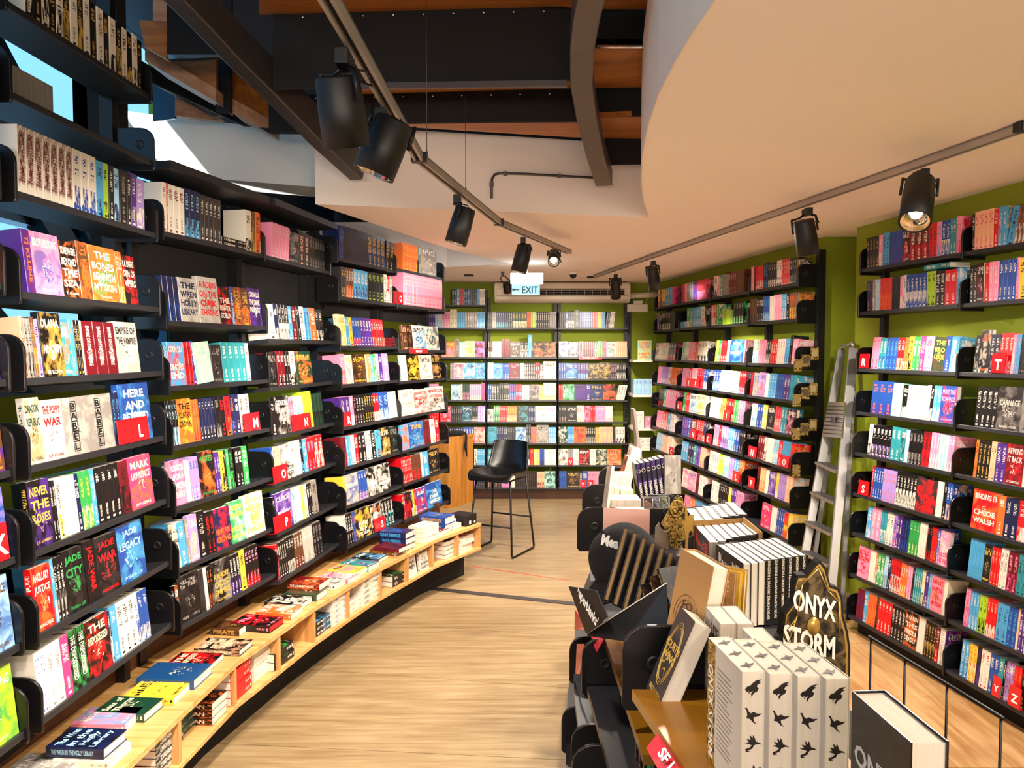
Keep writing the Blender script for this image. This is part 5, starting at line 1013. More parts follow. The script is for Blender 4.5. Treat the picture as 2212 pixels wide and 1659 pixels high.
# black tray of notebooks
ty = thing('notebook_tray', 'tilted black counter tray with a white script brand name holding notebooks', 'display tray', tuple(atd(1300, 1375, 2.05)))
def q3(l): return [atd(*p) for p in l]
Pf = q3(((1228, 1267, 2.12), (1287, 1276, 1.98), (1311, 1333, 1.93), (1266, 1370, 2.05)))
lab_n = (Pf[1] - Pf[0]).cross(Pf[3] - Pf[0]).normalized()
if lab_n.y > 0: lab_n = -lab_n
MB().add([*Pf, *[p - lab_n * 0.004 for p in Pf]], [(0, 3, 2, 1), (4, 5, 6, 7), (0, 1, 5, 4), (1, 2, 6, 5), (2, 3, 7, 6), (3, 0, 4, 7)]).obj('front_panel', M['black'], ty)
side = q3(((1266, 1370, 2.05), (1440, 1259, 1.92), (1446, 1395, 1.86), (1352, 1386, 1.92), (1272, 1374, 2.05)))
MB().prism(side[::-1], (0.0, 0.006, 0)).obj('side', M['black'], ty)
edge_ = MB().tube([side[0], side[1]], 0.0016, 6).obj('edge_trim', M['plastic'], ty)
bot = q3(((1272, 1374, 2.05), (1352, 1386, 1.94), (1446, 1394, 1.9), (1450, 1360, 2.3), (1290, 1345, 2.35)))
MB().prism(bot, (0, 0, 0.006)).obj('bottom', M['black'], ty)
ctr = (Pf[0] + Pf[1] + Pf[2] + Pf[3]) / 4; xd = (atd(1297, 1345, 1.98) - atd(1252, 1268, 2.09)).normalized(); zd = lab_n; yd = zd.cross(xd).normalized()
t = MB(); put_text(t, "paperblanks'", frame(ctr + lab_n * 0.0015 - V((0.003, 0, 0)), xd, yd, zd), 0.125, 0.045, True, 0.03); o = t.obj('brand_lettering', M['tint'], ty); o.color = (0.9, 0.87, 0.82, 1)
for k in range(7):
    x0 = 1303 + k * 19.5; y0 = 1296 + k * 10.5
    bl2, tl2 = atd(x0, y0, 2.10 - k * 0.012), atd(x0 + 45, y0 - 158, 2.16 - k * 0.012)
    z = tl2 - bl2; H_ = z.length; z.normalize(); x = V((0.80, -0.5, -0.28)); x = (x - z * x.dot(z)).normalized(); y = z.cross(x)
    # the cover looks left, page edges face the camera: spine away
    m = frame(bl2, -y, x, z) @ Matrix.Translation((-0.115, 0, 0))
    add_book(m, 0.115, 0.0145, H_, cols_of('dg.gd.br'), 3, 'f', ('island', 0, len(BK)), seed=21.0, hard=True, boost=100, desc='ornate dark notebook with kraft page edges, %s in the black tray' % ['first', 'second', 'third', 'fourth', 'fifth', 'sixth', 'seventh'][k], pages='kr')
for k in range(3):
    ibook(1386 + 18 * k, 1262 - 17 * k, 2.02 - 0.03 * k, 28, 30, 0.10, 0.010, 0.13, 'bk.gd.br', 3, 'small dark notebook leaning behind the kraft-edged ones, %s of three' % ['first', 'second', 'third'][k], kind='f')
# cap
cp = thing('cap', 'black cotton cap with white stitched letters resting on the notebooks tray', 'cap', tuple(atd(1370, 1200, 2.45)))
cc = atd(1352, 1212, 2.42); dm = Matrix.Translation(cc) @ Matrix.Rotation(math.radians(-38), 4, 'Y') @ Matrix.Rotation(math.radians(10), 4, 'Z')
def crown(u, v):
    a = 2 * math.pi * u; ph = v * math.pi / 2; r_ = 0.104 * math.cos(ph) ** 0.75; zz = 0.118 * math.sin(ph)
    pl_ = 1 + 0.012 * math.cos(6 * a); return dm @ V((r_ * 1.08 * math.cos(a) * pl_, r_ * math.sin(a) * pl_, zz))
MB().grid(crown, 36, 10).obj('crown', M['cloth'], cp)
MB().lathe([(0.0, 0.0), (0.008, 0.0), (0.008, 0.004), (0.004, 0.007)], dm @ Matrix.Translation((0, 0, 0.117)), 12).obj('button', M['cloth'], cp)
def brim(u, v, dz=0.0):
    a = math.radians(100 + 160 * u); r0 = 0.098; r1 = 0.185 * (0.72 + 0.28 * math.cos(math.radians(180 * (u - 0.5)) ) ); r_ = r0 + (r1 - r0) * v
    return dm @ V((r_ * math.cos(a) * 1.06, r_ * math.sin(a) * 0.98, 0.006 - 0.045 * v * abs(2 * u - 1) ** 2 - 0.02 * v + dz))
mb = MB().grid(lambda u, v: brim(u, v), 20, 6).grid(lambda u, v: brim(1 - u, v, -0.004), 20, 6); mb.obj('brim', M['cloth'], cp)
mb = MB()
for j in range(1, 6): mb.tube([brim(u / 16, j / 6, 0.001) for u in range(17)], 0.0009, 5)
mb.obj('brim_stitching', M['cloth'], cp)
t = MB(); put_text(t, 'Mea', frame(atd(1318, 1170, 2.27), (0.95, -0.25, -0.22), (0.16, 0.0, 0.98), (0.25, -0.95, 0.1)), 0.052, 0.034, True, 0.05); o = t.obj('embroidery', M['tint'], cp); o.color = (0.9, 0.87, 0.8, 1)
# books on the island's lower tier, red section labels
for k in range(5):
    p = atz(1300 + 16 * k, 1592 + 14 * k, 0.785)
    m = frame(V((gl_(1.95 - 0.09 * k) + 0.075 + 0.0 * k, 1.95 - 0.05 * k, 0.786)), (0, -1, 0), (1, 0, 0), UPV)
    add_book(m @ RYX['o'], 0.13, 0.036, 0.125, cols_of('bk.gd.dr' if k != 3 else 'gn.wh.gn'), 1, 's', ('island', 0, len(BK)), boost=100, desc='dark spine book on the grey tier under the bronze shelf, %s along' % ['first', 'second', 'third', 'fourth', 'fifth'][k])
def redlab(pts, txt, ctr, xd, yd, w_, h_, label):
    r_ = thing('section_label', label, 'sign', tuple(pts[0])); P = pts; n = (P[1] - P[0]).cross(P[2] - P[0]).normalized()
    o = MB().prism(P, n * 0.003).obj('plate', M['acrylic'], r_); o.color = (0.62, 0.03, 0.05, 1)
    if txt:
        t = MB(); x = xd.normalized(); y = (yd - x * yd.dot(x)).normalized(); put_text(t, txt, frame(ctr, x, y, x.cross(y)), w_, h_, True, 0.04); o = t.obj('lettering', M['tint'], r_); o.color = (0.95, 0.93, 0.88, 1)
P = [atd(1424, 1585, 1.50), atd(1398, 1618, 1.49), atd(1455, 1720, 1.32), atd(1494, 1690, 1.34)]
redlab(P, 'SF |', atd(1436, 1640, 1.40), P[3] - P[0], P[0] - P[1], 0.07, 0.026, 'red acrylic label with white letters hanging on the bronze shelf edge')
P = [atd(1304, 1380, 2.38), atd(1288, 1408, 2.38), atd(1276, 1374, 2.44), atd(1284, 1372, 2.44)]
redlab(P, None, None, None, None, 0, 0, 'dark red label hanging below the notebook tray')
P = [atd(1246, 1391, 2.9), atd(1262, 1391, 2.8), atd(1252, 1456, 2.8), atd(1243, 1456, 2.9)]
redlab(P, None, None, None, None, 0, 0, 'red label fixed to the side panel of the lower island tier')
P = [atd(1242, 1318, 2.75), atd(1266, 1350, 2.6), atd(1262, 1362, 2.6), atd(1241, 1360, 2.75)]
redlab(P, None, None, None, None, 0, 0, 'red label sticking out under the black tray')
# wire rack
wr = thing('wire_rack', 'thin dark wire book rack on the aisle side of the island', 'rack', (1.15, 2.1, 0.5))
ra, rb = atz(1877, 1375, 0.95), atz(2168, 1552, 0.95)
mb = MB().tube([ra, rb], 0.005, 8); mb.obj('top_rail', M['black'], wr)
for k, t_ in enumerate((0.02, 0.32, 0.64, 0.985)):
    p = ra.lerp(rb, t_); MB().tube([p, p - V((0, 0, 0.5))], 0.0035, 8).obj('wire', M['black'], wr)
MB().tube([ra - V((0, 0, 0.5)), rb - V((0, 0, 0.5))], 0.005, 8).obj('bottom_rail', M['black'], wr)
MB().tube([ra - V((0, 0, 0.28)), ra - V((0.12, -0.03, 0.28))], 0.004, 8).obj('wire', M['black'], wr)
MB().tube([rb - V((0, 0, 0.28)), rb - V((0.12, 0, 0.28))], 0.004, 8).obj('wire', M['black'], wr)
# ---------------------------------------------------------------- track lighting
def look(m_pos, tgt):
    z = (V(m_pos) - V(tgt)).normalized(); x = V((0, 0, 1)).cross(z)
    x = V((1, 0, 0)) if x.length < 1e-3 else x.normalized(); return frame(m_pos, x, z.cross(x), z)
def lamp(pos, tgt, e, size=70, blend=0.6, colr=WARM, parent=None, rad=0.05):
    L_ = bpy.data.lights.new('spot_beam', 'SPOT'); L_.energy = e; L_.color = colr; L_.spot_size = math.radians(size); L_.spot_blend = blend; L_.shadow_soft_size = rad
    o = bpy.data.objects.new('spot_beam', L_); COL.objects.link(o); o.matrix_world = look(V(pos), V(tgt))
    if parent: o.parent = parent; o.matrix_parent_inverse = parent.matrix_basis.inverted()
    return o
def spot(mount, c0, c1, r, label, tgt, lit=False, e=1.0, size=75, cable=True):
    """mount on the track, body axis from c0 (rear) to c1 (mouth)"""
    mount, c0, c1 = V(mount), V(c0), V(c1); t = thing('track_spotlight', label, 'spotlight', tuple(mount), 'black track spotlights')
    ax = (c1 - c0); L_ = ax.length; ax.normalize(); m = look(c0, c0 - ax)
    MB().lathe([(0.001, 0), (r * 0.86, 0), (r * 0.92, 0.006), (r, L_ * 0.5), (r * 1.0, L_), (r * 0.93, L_), (r * 0.90, L_ - 0.05), (0.001, L_ - 0.055)], m, 32).obj('housing', M['black'], t)
    MB().lathe([(0.012, L_ - 0.05), (r * 0.5, L_ - 0.045), (r * 0.88, L_ - 0.004), (r * 0.885, L_ - 0.005), (r * 0.52, L_ - 0.048), (0.012, L_ - 0.053)], m, 28).obj('reflector', M['reflector'], t)
    MB().lathe([(0.001, L_ - 0.046), (0.018, L_ - 0.046), (0.018, L_ - 0.035), (0.001, L_ - 0.032)], m, 16).obj('lamp', M['lamp'] if lit else M['plastic'], t)
    mid = c0 + ax * L_ * 0.35; s_ = ax.cross(mount - mid); s_ = V((1, 0, 0)) if s_.length < 1e-4 else s_.normalized()
    top = mount - V((0, 0, 0.045))
    y = MB()
    for g_ in (-1, 1):
        y.tube([top + s_ * 0.012 * g_, top + s_ * r * 0.8 * g_ - V((0, 0, 0.015)), c0 + s_ * (r + 0.004) * g_ + V((0, 0, 0.01)), mid + s_ * (r + 0.006) * g_], 0.006, 8)
    y.obj('yoke', M['black'], t)
    MB().box((-0.016, -0.045, -0.05), (0.016, 0.045, -0.012), Matrix.Translation(mount)).obj('adapter', M['black'], t, 0.002)
    if cable: MB().tube([top, top + V((r * 0.9, 0, -0.01)), top + V((r * 1.15, 0, -0.045)), c0 + V((r * 0.3, 0, 0.004))], 0.003, 6).obj('cable', M['black'], t)
    lamp(c1 + ax * 0.02, tgt, SPOT_W * e, size, parent=t)
    return t
TZ = 2.585
TR_ = ZC - 0.035
def track(name, pts, label, z=TZ):
    P = [atz(x, y, z) for x, y in pts]; t = thing('light_track', label, 'light track', tuple(P[0]))
    for a, b in zip(P[:-1], P[1:]):
        d = (b - a).normalized(); n = V((-d.y, d.x, 0)); m = frame(a, d, n, UPV); L_ = (b - a).length
        MB().box((0, -0.018, 0.0), (L_, -0.008, 0.033), m).box((0, 0.008, 0), (L_, 0.018, 0.033), m).box((0, -0.018, 0.026), (L_, 0.018, 0.033), m).obj('rail', M['track'], t)
        MB().box((0, -0.008, 0.012), (L_, 0.008, 0.026), m).obj('slot', M['matt'], t)
    for p in P[1:-1]: MB().box((-0.03, -0.022, -0.002), (0.03, 0.022, 0.035), Matrix.Translation(p)).obj('joint', M['black'], t, 0.003)
    return t, P
t1, P1 = track('left', [(640, -110), (905, 350), (1078, 486), (1230, 549)], 'grey jointed light track hanging on thin wires below the stair')
for x, y, yt in ((922, 345, 0), (1006, 420, 280)):
    a = atz(x, y, TZ + 0.03); MB().tube([a, V((a.x, a.y, 3.6 if yt == 0 else 3.09))], 0.0018, 6).obj('wire', M['steel'], t1)
    MB().lathe([(0.004, 0), (0.004, 0.03), (0.002, 0.035)], Matrix.Translation(a), 8).obj('wire_grip', M['steel'], t1)
t2, P2 = track('right', [(2420, 195), (2212, 284), (1285, 600)], 'straight grey light track fixed to the low ceiling above the book island', TR_)
def pd(x, y, d): return atd(x, y, d)
Ya = 1.90; spot(atz(745, 105, TZ), pd(728, 165, Ya), pd(750, 318, Ya + 0.05), 0.058, 'largest black spotlight, uppermost on the hanging track', (-1.45, 2.75, 1.1), e=0.8, size=108)
Yb = 2.12; spot(atz(826, 232, TZ), pd(852, 262, Yb), pd(806, 376, Yb), 0.058, 'black spotlight tilted beside the largest one on the hanging track', (-1.3, 3.75, 1.0), e=1.1, size=108)
spot(atz(988, 418, TZ), pd(1006, 450, 3.62), pd(984, 526, 3.62), 0.052, 'black spotlight hanging alone against the cream fascia', (-1.0, 5.1, 1.0), e=1.4, size=108)
spot(atz(1130, 510, TZ), pd(1134, 530, 5.0), pd(1120, 588, 5.0), 0.052, 'black spotlight just above the exit sign', (-0.65, 6.6, 1.2), e=1.3, size=108)
spot(atz(1198, 540, TZ), pd(1197, 546, 5.75), pd(1196, 566, 5.6), 0.042, 'small spotlight glowing white at the end of the hanging track', (0.0, 4.6, 0.3), lit=True, e=1.0, size=95)
spot(atz(1990, 362, TR_), pd(1988, 392, 3.26), pd(1976, 480, 3.14), 0.062, 'glowing black spotlight at the near end of the ceiling track', (0.7, 2.0, 1.1), lit=True, e=0.9, size=85)
spot(atz(1744, 446, TR_), pd(1736, 476, 4.18), pd(1746, 548, 4.22), 0.058, 'black spotlight second along the ceiling track', (2.28, 4.5, 1.25), e=0.95)
spot(atz(1411, 561, TR_), pd(1409, 578, 6.75), pd(1415, 624, 6.82), 0.052, 'black spotlight third along the ceiling track', (1.85, 7.0, 1.2), e=1.6, size=95)
spot(atz(1330, 590, TR_), pd(1329, 603, 7.8), pd(1330, 643, 7.9), 0.052, 'black spotlight at the far end of the ceiling track', (0.6, 9.4, 1.1), e=1.2, size=95)
spot(V((-0.10, 8.35, ZC)), pd(1095, 612, 8.35), pd(1096, 632, 8.4), 0.042, 'small black spotlight in front of the air conditioner', (-0.4, 9.4, 1.2), e=0.8, size=90)
# added bare spot lamps without fixtures, brightening the shelves, floor and island
for pos, tgt, e, sz in (((1.72, 2.2, 2.62), (2.42, 3.55, 1.1), 1.2, 85), ((-0.42, 1.3, 2.62), (-1.5, 2.2, 1.2), 0.7, 85), ((-0.4, 0.5, 2.62), (-1.3, 2.5, 0.5), 0.9, 70),
                        ((1.85, 1.2, 2.62), (0.6, 1.35, 1.15), 0.9, 80), ((-0.35, 1.5, 2.62), (-0.55, 1.7, 0.0), 1.6, 80), ((1.75, 1.6, 2.62), (1.75, 2.3, 0.0), 2.2, 75), ((1.5, 0.6, 2.62), (0.72, 1.78, 1.22), 0.4, 18), ((0.5, 3.0, 2.62), (-0.2, 4.2, 0.0), 2.2, 110), ((1.2, 5.4, 2.62), (1.5, 3.4, 0.0), 1.6, 100),
                        ((0.9, 6.6, 2.62), (0.3, 7.6, 0.0), 2.4, 120), ((0.8, 4.9, 2.62), (2.05, 6.2, 1.0), 1.0, 80)):
    lamp(pos, tgt, SPOT_W * e, sz)
# added area lamps: fill aimed up from behind the camera, and street-window daylight
for pos, rot, sx, sy, e, c in (((0.4, -2.1, 1.9), (math.radians(136), 0, 0), 5.0, 0.5, 130, (1.0, 0.88, 0.76)), ((-3.7, 3.2, 2.9), (0, math.radians(-90), 0), 2.4, 6.0, 18, COOL)):
    a = bpy.data.lights.new('ceiling_panel_light', 'AREA'); a.shape = 'RECTANGLE'; a.size = sx; a.size_y = sy; a.energy = e; a.color = c
    o = bpy.data.objects.new('ceiling_panel_light', a); COL.objects.link(o); o.location = pos; o.rotation_euler = rot
# ---------------------------------------------------------------- exit sign, air conditioner, small ceiling things
p = atd(1138, 602, 7.5); ex_ = thing('exit_sign', 'glowing white exit light box with pale blue EXIT blade below', 'exit sign', tuple(p))
a, b = atd(1103, 590, 7.5), atd(1173, 613, 7.5)
MB().box((a.x, 7.47, b.z), (b.x, 7.53, a.z)).obj('light_box', M['exitglow'], ex_, 0.004)
a2, b2 = atd(1106, 613, 7.5), atd(1166, 637, 7.5)
MB().box((a2.x, 7.495, b2.z), (b2.x, 7.503, a2.z)).obj('blade', M['exitblade'], ex_)
t = MB(); put_text(t, 'EXIT', frame(atd(1145, 626, 7.49), (1, 0, 0), (0, 0, 1), (0, -1, 0)), 0.155, 0.068, True, 0.015)
c = atd(1113, 626, 7.49); t.add([c + V(q) for q in ((0.04, 0, 0.005), (-0.01, 0, 0.005), (-0.01, 0, 0.016), (-0.034, 0, 0), (-0.01, 0, -0.016), (-0.01, 0, -0.005), (0.04, 0, -0.005))], [(0, 1, 2, 3, 4, 5, 6)])
o = t.obj('lettering', M['tint'], ex_); o.color = (0.01, 0.03, 0.07, 1)
MB().tube([V((p.x, 7.5, a.z)), V((p.x, 7.5, ZC))], 0.008, 8).obj('stem', M['plastic'], ex_)
x0, x1 = atd(1068, 630, 9.5).x, atd(1362, 630, 9.5).x; za, zb = 2.69, 2.44
ac = thing('air_conditioner', 'long white wall air conditioner above the back bookshelves', 'air conditioner', ((x0 + x1) / 2, 9.6, zb))
prof = [(9.74, za), (9.54, za), (9.51, za - 0.02), (9.50, za - 0.075), (9.53, za - 0.085), (9.53, za - 0.16), (9.50, za - 0.172), (9.505, za - 0.21), (9.54, za - 0.232), (9.60, zb), (9.74, zb)]
MB().prism([V((x0 + 0.02, y, z)) for y, z in prof], (x1 - x0 - 0.04, 0, 0)).obj('body', M['plastic'], ac, 0.004)
MB().box((x0 + 0.50, 9.526, za - 0.156), (x1 - 0.07, 9.532, za - 0.09)).obj('air_slot', M['matt'], ac)
for k in range(3): MB().box((x0 + 0.50, 9.508, za - 0.105 - 0.026 * k), (x1 - 0.07, 9.528, za - 0.101 - 0.026 * k)).obj('louver', M['plastic'], ac)
for k in range(12): 
    xx = x0 + 0.54 + k * 0.095
    if xx < x1 - 0.1: MB().box((xx, 9.515, za - 0.154), (xx + 0.006, 9.53, za - 0.095)).obj('vane', M['track'], ac)
for s_, xx in ((0, x0), (1, x1 - 0.028)):
    MB().prism([V((xx, y + 0.004, z)) for y, z in [(9.736, za), (9.54, za), (9.495, za - 0.03), (9.49, za - 0.18), (9.53, za - 0.232), (9.60, zb), (9.736, zb)]], (0.028, 0, 0)).obj('end_cheek', M['plastic'], ac, 0.006)
MB().box((x0 + 0.05, 9.545, za), (x1 - 0.05, 9.73, za + 0.006)).obj('top_intake', M['matt'], ac)
p = atz(1238, 587, ZC); cctv = thing('security_camera', 'small white dome camera on the ceiling near the air conditioner', 'camera', tuple(p))
MB().lathe([(0.001, -0.03), (0.05, -0.03), (0.055, 0), (0.001, 0.0)], Matrix.Translation(p), 20).obj('base', M['plastic'], cctv)
MB().lathe([(0.001, -0.075), (0.02, -0.07), (0.035, -0.05), (0.04, -0.03), (0.001, -0.029)], Matrix.Translation(p), 20).obj('dome', M['black'], cctv)
a, b = atd(1355, 657, 9.62), atd(1400, 674, 9.62); em = thing('emergency_light', 'white emergency light box on the green wall beside the air conditioner', 'light box', (a.x, 9.65, b.z))
MB().box((a.x, 9.62, b.z), (b.x, 9.74, a.z)).obj('case', M['plastic'], em, 0.008)
MB().box((a.x + 0.08, 9.64, a.z), (b.x - 0.06, 9.72, a.z + 0.045)).obj('lamp_head', M['plastic'], em, 0.006)
MB().tube([V((b.x - 0.02, 9.72, a.z)), V((b.x + 0.02, 9.72, a.z + 0.1)), V((b.x + 0.02, 9.72, ZC))], 0.006, 6).obj('cable', M['plastic'], em)
dr = thing('drain_pipe', 'white sleeve pipe leading from the air conditioner to the corner', 'pipe', (1.6, 9.68, 2.5))
MB().tube([V((x1, 9.68, 2.53)), V((1.83, 9.68, 2.55))], 0.035, 12).obj('pipe', M['plastic'], dr)
for i_, (x, y) in enumerate(((1013, 594), (1278, 598))):
    q = atz(x, y, ZC - 0.002); vt = thing('ceiling_vent', ['small dark slot in the ceiling above the back shelves', 'small dark slot in the ceiling at the far end of the straight track'][i_], 'vent', tuple(q))
    MB().box((q.x - 0.05, q.y - 0.06, ZC - 0.012), (q.x + 0.05, q.y + 0.06, ZC)).obj('slot', M['matt'], vt)
# plinths under the back and right shelves
struct(MB().box((-1.2, 9.52, 0), (1.46, 9.6, 0.13)).obj('baseboard_back', M['plinth']))
for nm, A_, B_ in (('baseboard_right', (2.255, 4.98), (2.56, 3.26)), ('baseboard_right_far', (1.72, 9.15), (2.15, 5.75))):
    A_, B_ = V((*A_, 0)), V((*B_, 0)); d = (B_ - A_).normalized()
    struct(MB().box((0, 0.02, 0), ((B_ - A_).length, 0.06, 0.09), frame(A_, d, UPV.cross(d), UPV)).obj(nm, M['matt']))
# ---------------------------------------------------------------- counter end and corner shelves
ctp = [(-0.735, 8.93), (-0.475, 9.36), (-0.95, 9.41), (-1.25, 9.0)]
ct = thing('counter', 'oak veneered counter end with strap on top in front of the back shelves', 'counter', (-0.6, 9.1, 0))
poly_slab('cabinet', ctp, 0.0, 0.80, M['counter'], ct); poly_slab('countertop', [(-0.745, 8.915), (-0.46, 9.37), (-0.95, 9.42), (-1.27, 9.0)], 0.80, 0.835, M['counter'], ct)
ct.location = (0, 0, 0)
for o in ct.children: o.matrix_parent_inverse = Matrix()
sp_ = thing('strap', 'black strap and pouch lying over the oak counter edge', 'strap', (-0.6, 9.1, 0.84))
sp_.location = (0, 0, 0)
MB().tube([V((-0.80, 9.06, 0.850)), V((-0.70, 9.05, 0.875)), V((-0.62, 9.12, 0.87)), V((-0.56, 9.17, 0.86)), V((-0.55, 9.16, 0.845)), V((-0.548, 9.155, 0.80)), V((-0.555, 9.14, 0.70)), V((-0.54, 9.16, 0.58))], [0.02, 0.035, 0.03, 0.018, 0.014, 0.014, 0.02, 0.006], 10).obj('webbing', M['cloth'], sp_)
cs = thing('corner_shelf', 'cream corner shelves between the back bookshelf and the far run', 'shelf', (1.55, 9.5, 0)); cs.location = (0, 0, 0)
for z in (1.735, 1.315, 0.91, 0.67): MB().box((1.455, 9.22, z - 0.025), (1.75, 9.73, z)).obj('shelf_board', M['white'], cs)
MB().box((1.455, 9.70, 0), (1.50, 9.735, 2.5)).obj('upright', M['black'], cs)
for (xa, xb, z, H_, c, d, ti) in ((1.52, 1.685, 1.735, 0.235, 'mt.og.yl', 'mint and orange cover book face-out on the topmost corner shelf', dict(cover=['CATHERINE', 'CENTER', '', 'LOVE', 'HATERS'])), (1.475, 1.60, 0.91, 0.2, 'wh.pk.lg', 'white cover book with pink figure on the corner shelf', None), (1.61, 1.70, 0.91, 0.14, 'pk.wh.hp', 'pink cover book beside the white one on the corner shelf', None)):
    add_book(frame((xa, 9.30, z), (1, 0, 0), (0, 1, 0), UPV), xb - xa, 0.025, H_, cols_of(c), 4 if ti else 2, 'f', ('corner', 0, len(BK)), title=ti, boost=4, desc=d)
for k in range(7): add_book(frame((1.47 + 0.032 * k, 9.28, 1.315), (1, 0, 0), (0, 1, 0), UPV) @ Matrix.Translation((0.03, 0, 0)) @ RYX['o'], 0.13, 0.03, 0.19, cols_of('sk.bl.wh'), 1, 's', ('corner', 0, len(BK)), seed=5.5, boost=0.1)
for k in range(4): add_book(frame((1.70, 9.26, 0.67 + 0.03 * (k + 1)), (0, 1, 0), (0, 0, -1), (-1, 0, 0)), 0.14, 0.028, 0.2, cols_of('wh.pu.lg'), 1, 's', ('corner', 0, len(BK)), boost=0.1)
# photo cards on the end panels of the far run
for k, (x, y) in enumerate(((1724, 789), (1741, 779), (1760, 764), (1721, 865), (1740, 849), (1757, 841), (1720, 937), (1738, 927), (1756, 918), (1720, 1017))):
    c = atd(x, y, 5.715); rw = ['upper', 'second', 'third', 'lowest'][k // 3]
    t = thing('photo_card', 'small gold and brown photo card, %s on the %s end panel of the far shelves' % (['outer', 'middle', 'inner'][k % 3], rw), 'card', tuple(c), 'photo cards on the end panels')
    q = MB().box((-0.030, 0, -0.045), (0.030, 0.003, 0.045), Matrix.Translation(c)).obj('card', M['goldcard'], t)
    q = MB().box((-0.022, -0.0008, -0.02), (0.022, 0, 0.028), Matrix.Translation(c)).obj('picture', M['tint'], t); q.color = ((0.30, 0.20, 0.06), (0.09, 0.06, 0.03), (0.42, 0.32, 0.14))[k % 3] + (1,)
# ---------------------------------------------------------------- stool
fw = V((-0.467, -0.884, 0)); sd = V((0.884, -0.467, 0)); sc_ = V((-0.096, 7.05, 0))
ch = thing('bar_stool', 'black leatherette bucket bar stool with sled base in the aisle', 'stool', mw=frame(sc_, sd, fw, UPV))
prof = [(0.245, 0.672), (0.235, 0.695), (0.20, 0.706), (0.10, 0.698), (0.0, 0.690), (-0.10, 0.694), (-0.165, 0.722), (-0.20, 0.775), (-0.222, 0.84), (-0.24, 0.91), (-0.256, 0.985), (-0.262, 1.0)]
hw = [0.20, 0.222, 0.232, 0.238, 0.236, 0.228, 0.220, 0.212, 0.204, 0.198, 0.188, 0.178]
def shell(u, v):
    f_ = v * (len(prof) - 1); i = min(int(f_), len(prof) - 2); k = f_ - i
    y = prof[i][0] * (1 - k) + prof[i + 1][0] * k; z = prof[i][1] * (1 - k) + prof[i + 1][1] * k; h_ = hw[i] * (1 - k) + hw[i + 1] * k
    s_ = 2 * u - 1; c = abs(s_) ** 2.4; b = min(1, max(0, (v - 0.42) / 0.2)); e = min(1, v / 0.25)
    return V((s_ * h_, y + c * 0.075 * b, z + c * (0.055 * (1 - b) * e + 0.03 * b * (1 - v))))
o = MB().grid(shell, 24, 33).obj('seat_shell', M['leather'], ch, local=True)
sm = o.modifiers.new('thick', 'SOLIDIFY'); sm.thickness = 0.018; ss = o.modifiers.new('smooth', 'SUBSURF'); ss.levels = 1; ss.render_levels = 1
for sx in (-1, 1):
    lg = lambda y, z: V((sx * (0.175 + (0.055) * (0.68 - z) / 0.68), y * (1 + 0.45 * (0.68 - z) / 0.68), z))
    f = [lg(0.16, 0.68), lg(0.16, 0.25), lg(0.16, 0.03), lg(0.15, 0.009)]; r_ = [lg(-0.15, 0.68), lg(-0.15, 0.25), lg(-0.15, 0.03), lg(-0.14, 0.009)]
    MB().tube(f[:3] , 0.0095, 10).obj('leg', M['black'], ch, local=True); MB().tube(r_[:3], 0.0095, 10).obj('leg', M['black'], ch, local=True)
    MB().tube([f[2], f[3], r_[3], r_[2]], 0.0095, 10).obj('floor_runner', M['black'], ch, local=True)
    MB().tube([lg(0.16, 0.68), lg(-0.15, 0.68)], 0.009, 8).obj('seat_rail', M['black'], ch, local=True)
for y, z in ((0.16, 0.27), (-0.15, 0.30)):
    k = 0.175 + 0.055 * (0.68 - z) / 0.68; yy = y * (1 + 0.45 * (0.68 - z) / 0.68)
    MB().tube([V((-k, yy, z)), V((k, yy, z))], 0.008, 10).obj('footrest', M['black'], ch, local=True)
# ---------------------------------------------------------------- stepladder in the recess
ld = thing('stepladder', 'folded aluminium stepladder leaning in the green wall recess between bookshelves', 'ladder', (2.2, 5.4, 0)); ld.location = (0, 0, 0)
lt, lb_, rt, rb_ = atd(1818, 757, 5.60), atd(1716, 1318, 5.30), atd(1843, 752, 5.30), atd(1789, 1325, 4.98)
lb_.z = max(0.0, 0.01); rb_.z = 0.01
def rail(a, b, nm, w_=0.014, d_=0.055, off_=V((0, 0, 0))):
    d = (b - a).normalized(); s_ = (rt - lt).normalized(); n = d.cross(s_).normalized(); s2 = n.cross(d)
    L_ = (b - a).length; return MB().box((0, -w_, -d_ / 2), (L_, w_, d_ / 2), frame(a + off_, d, s2, n)).obj(nm, M['alu'], ld, 0.002)
rail(lt, lb_, 'front_rail'); rail(rt, rb_, 'front_rail')
bk_ = V((0.13, 0.10, 0.0)); rail(lt + bk_ * 0.15, lb_ + bk_, 'rear_rail', 0.010, 0.03); rail(rt + bk_ * 0.15, rb_ + bk_, 'rear_rail', 0.010, 0.03)
MB().tube([lt, lt + V((0, 0, 0.03)), rt + V((0, 0, 0.03)), rt], 0.014, 10).obj('top_bow', M['alu'], ld)
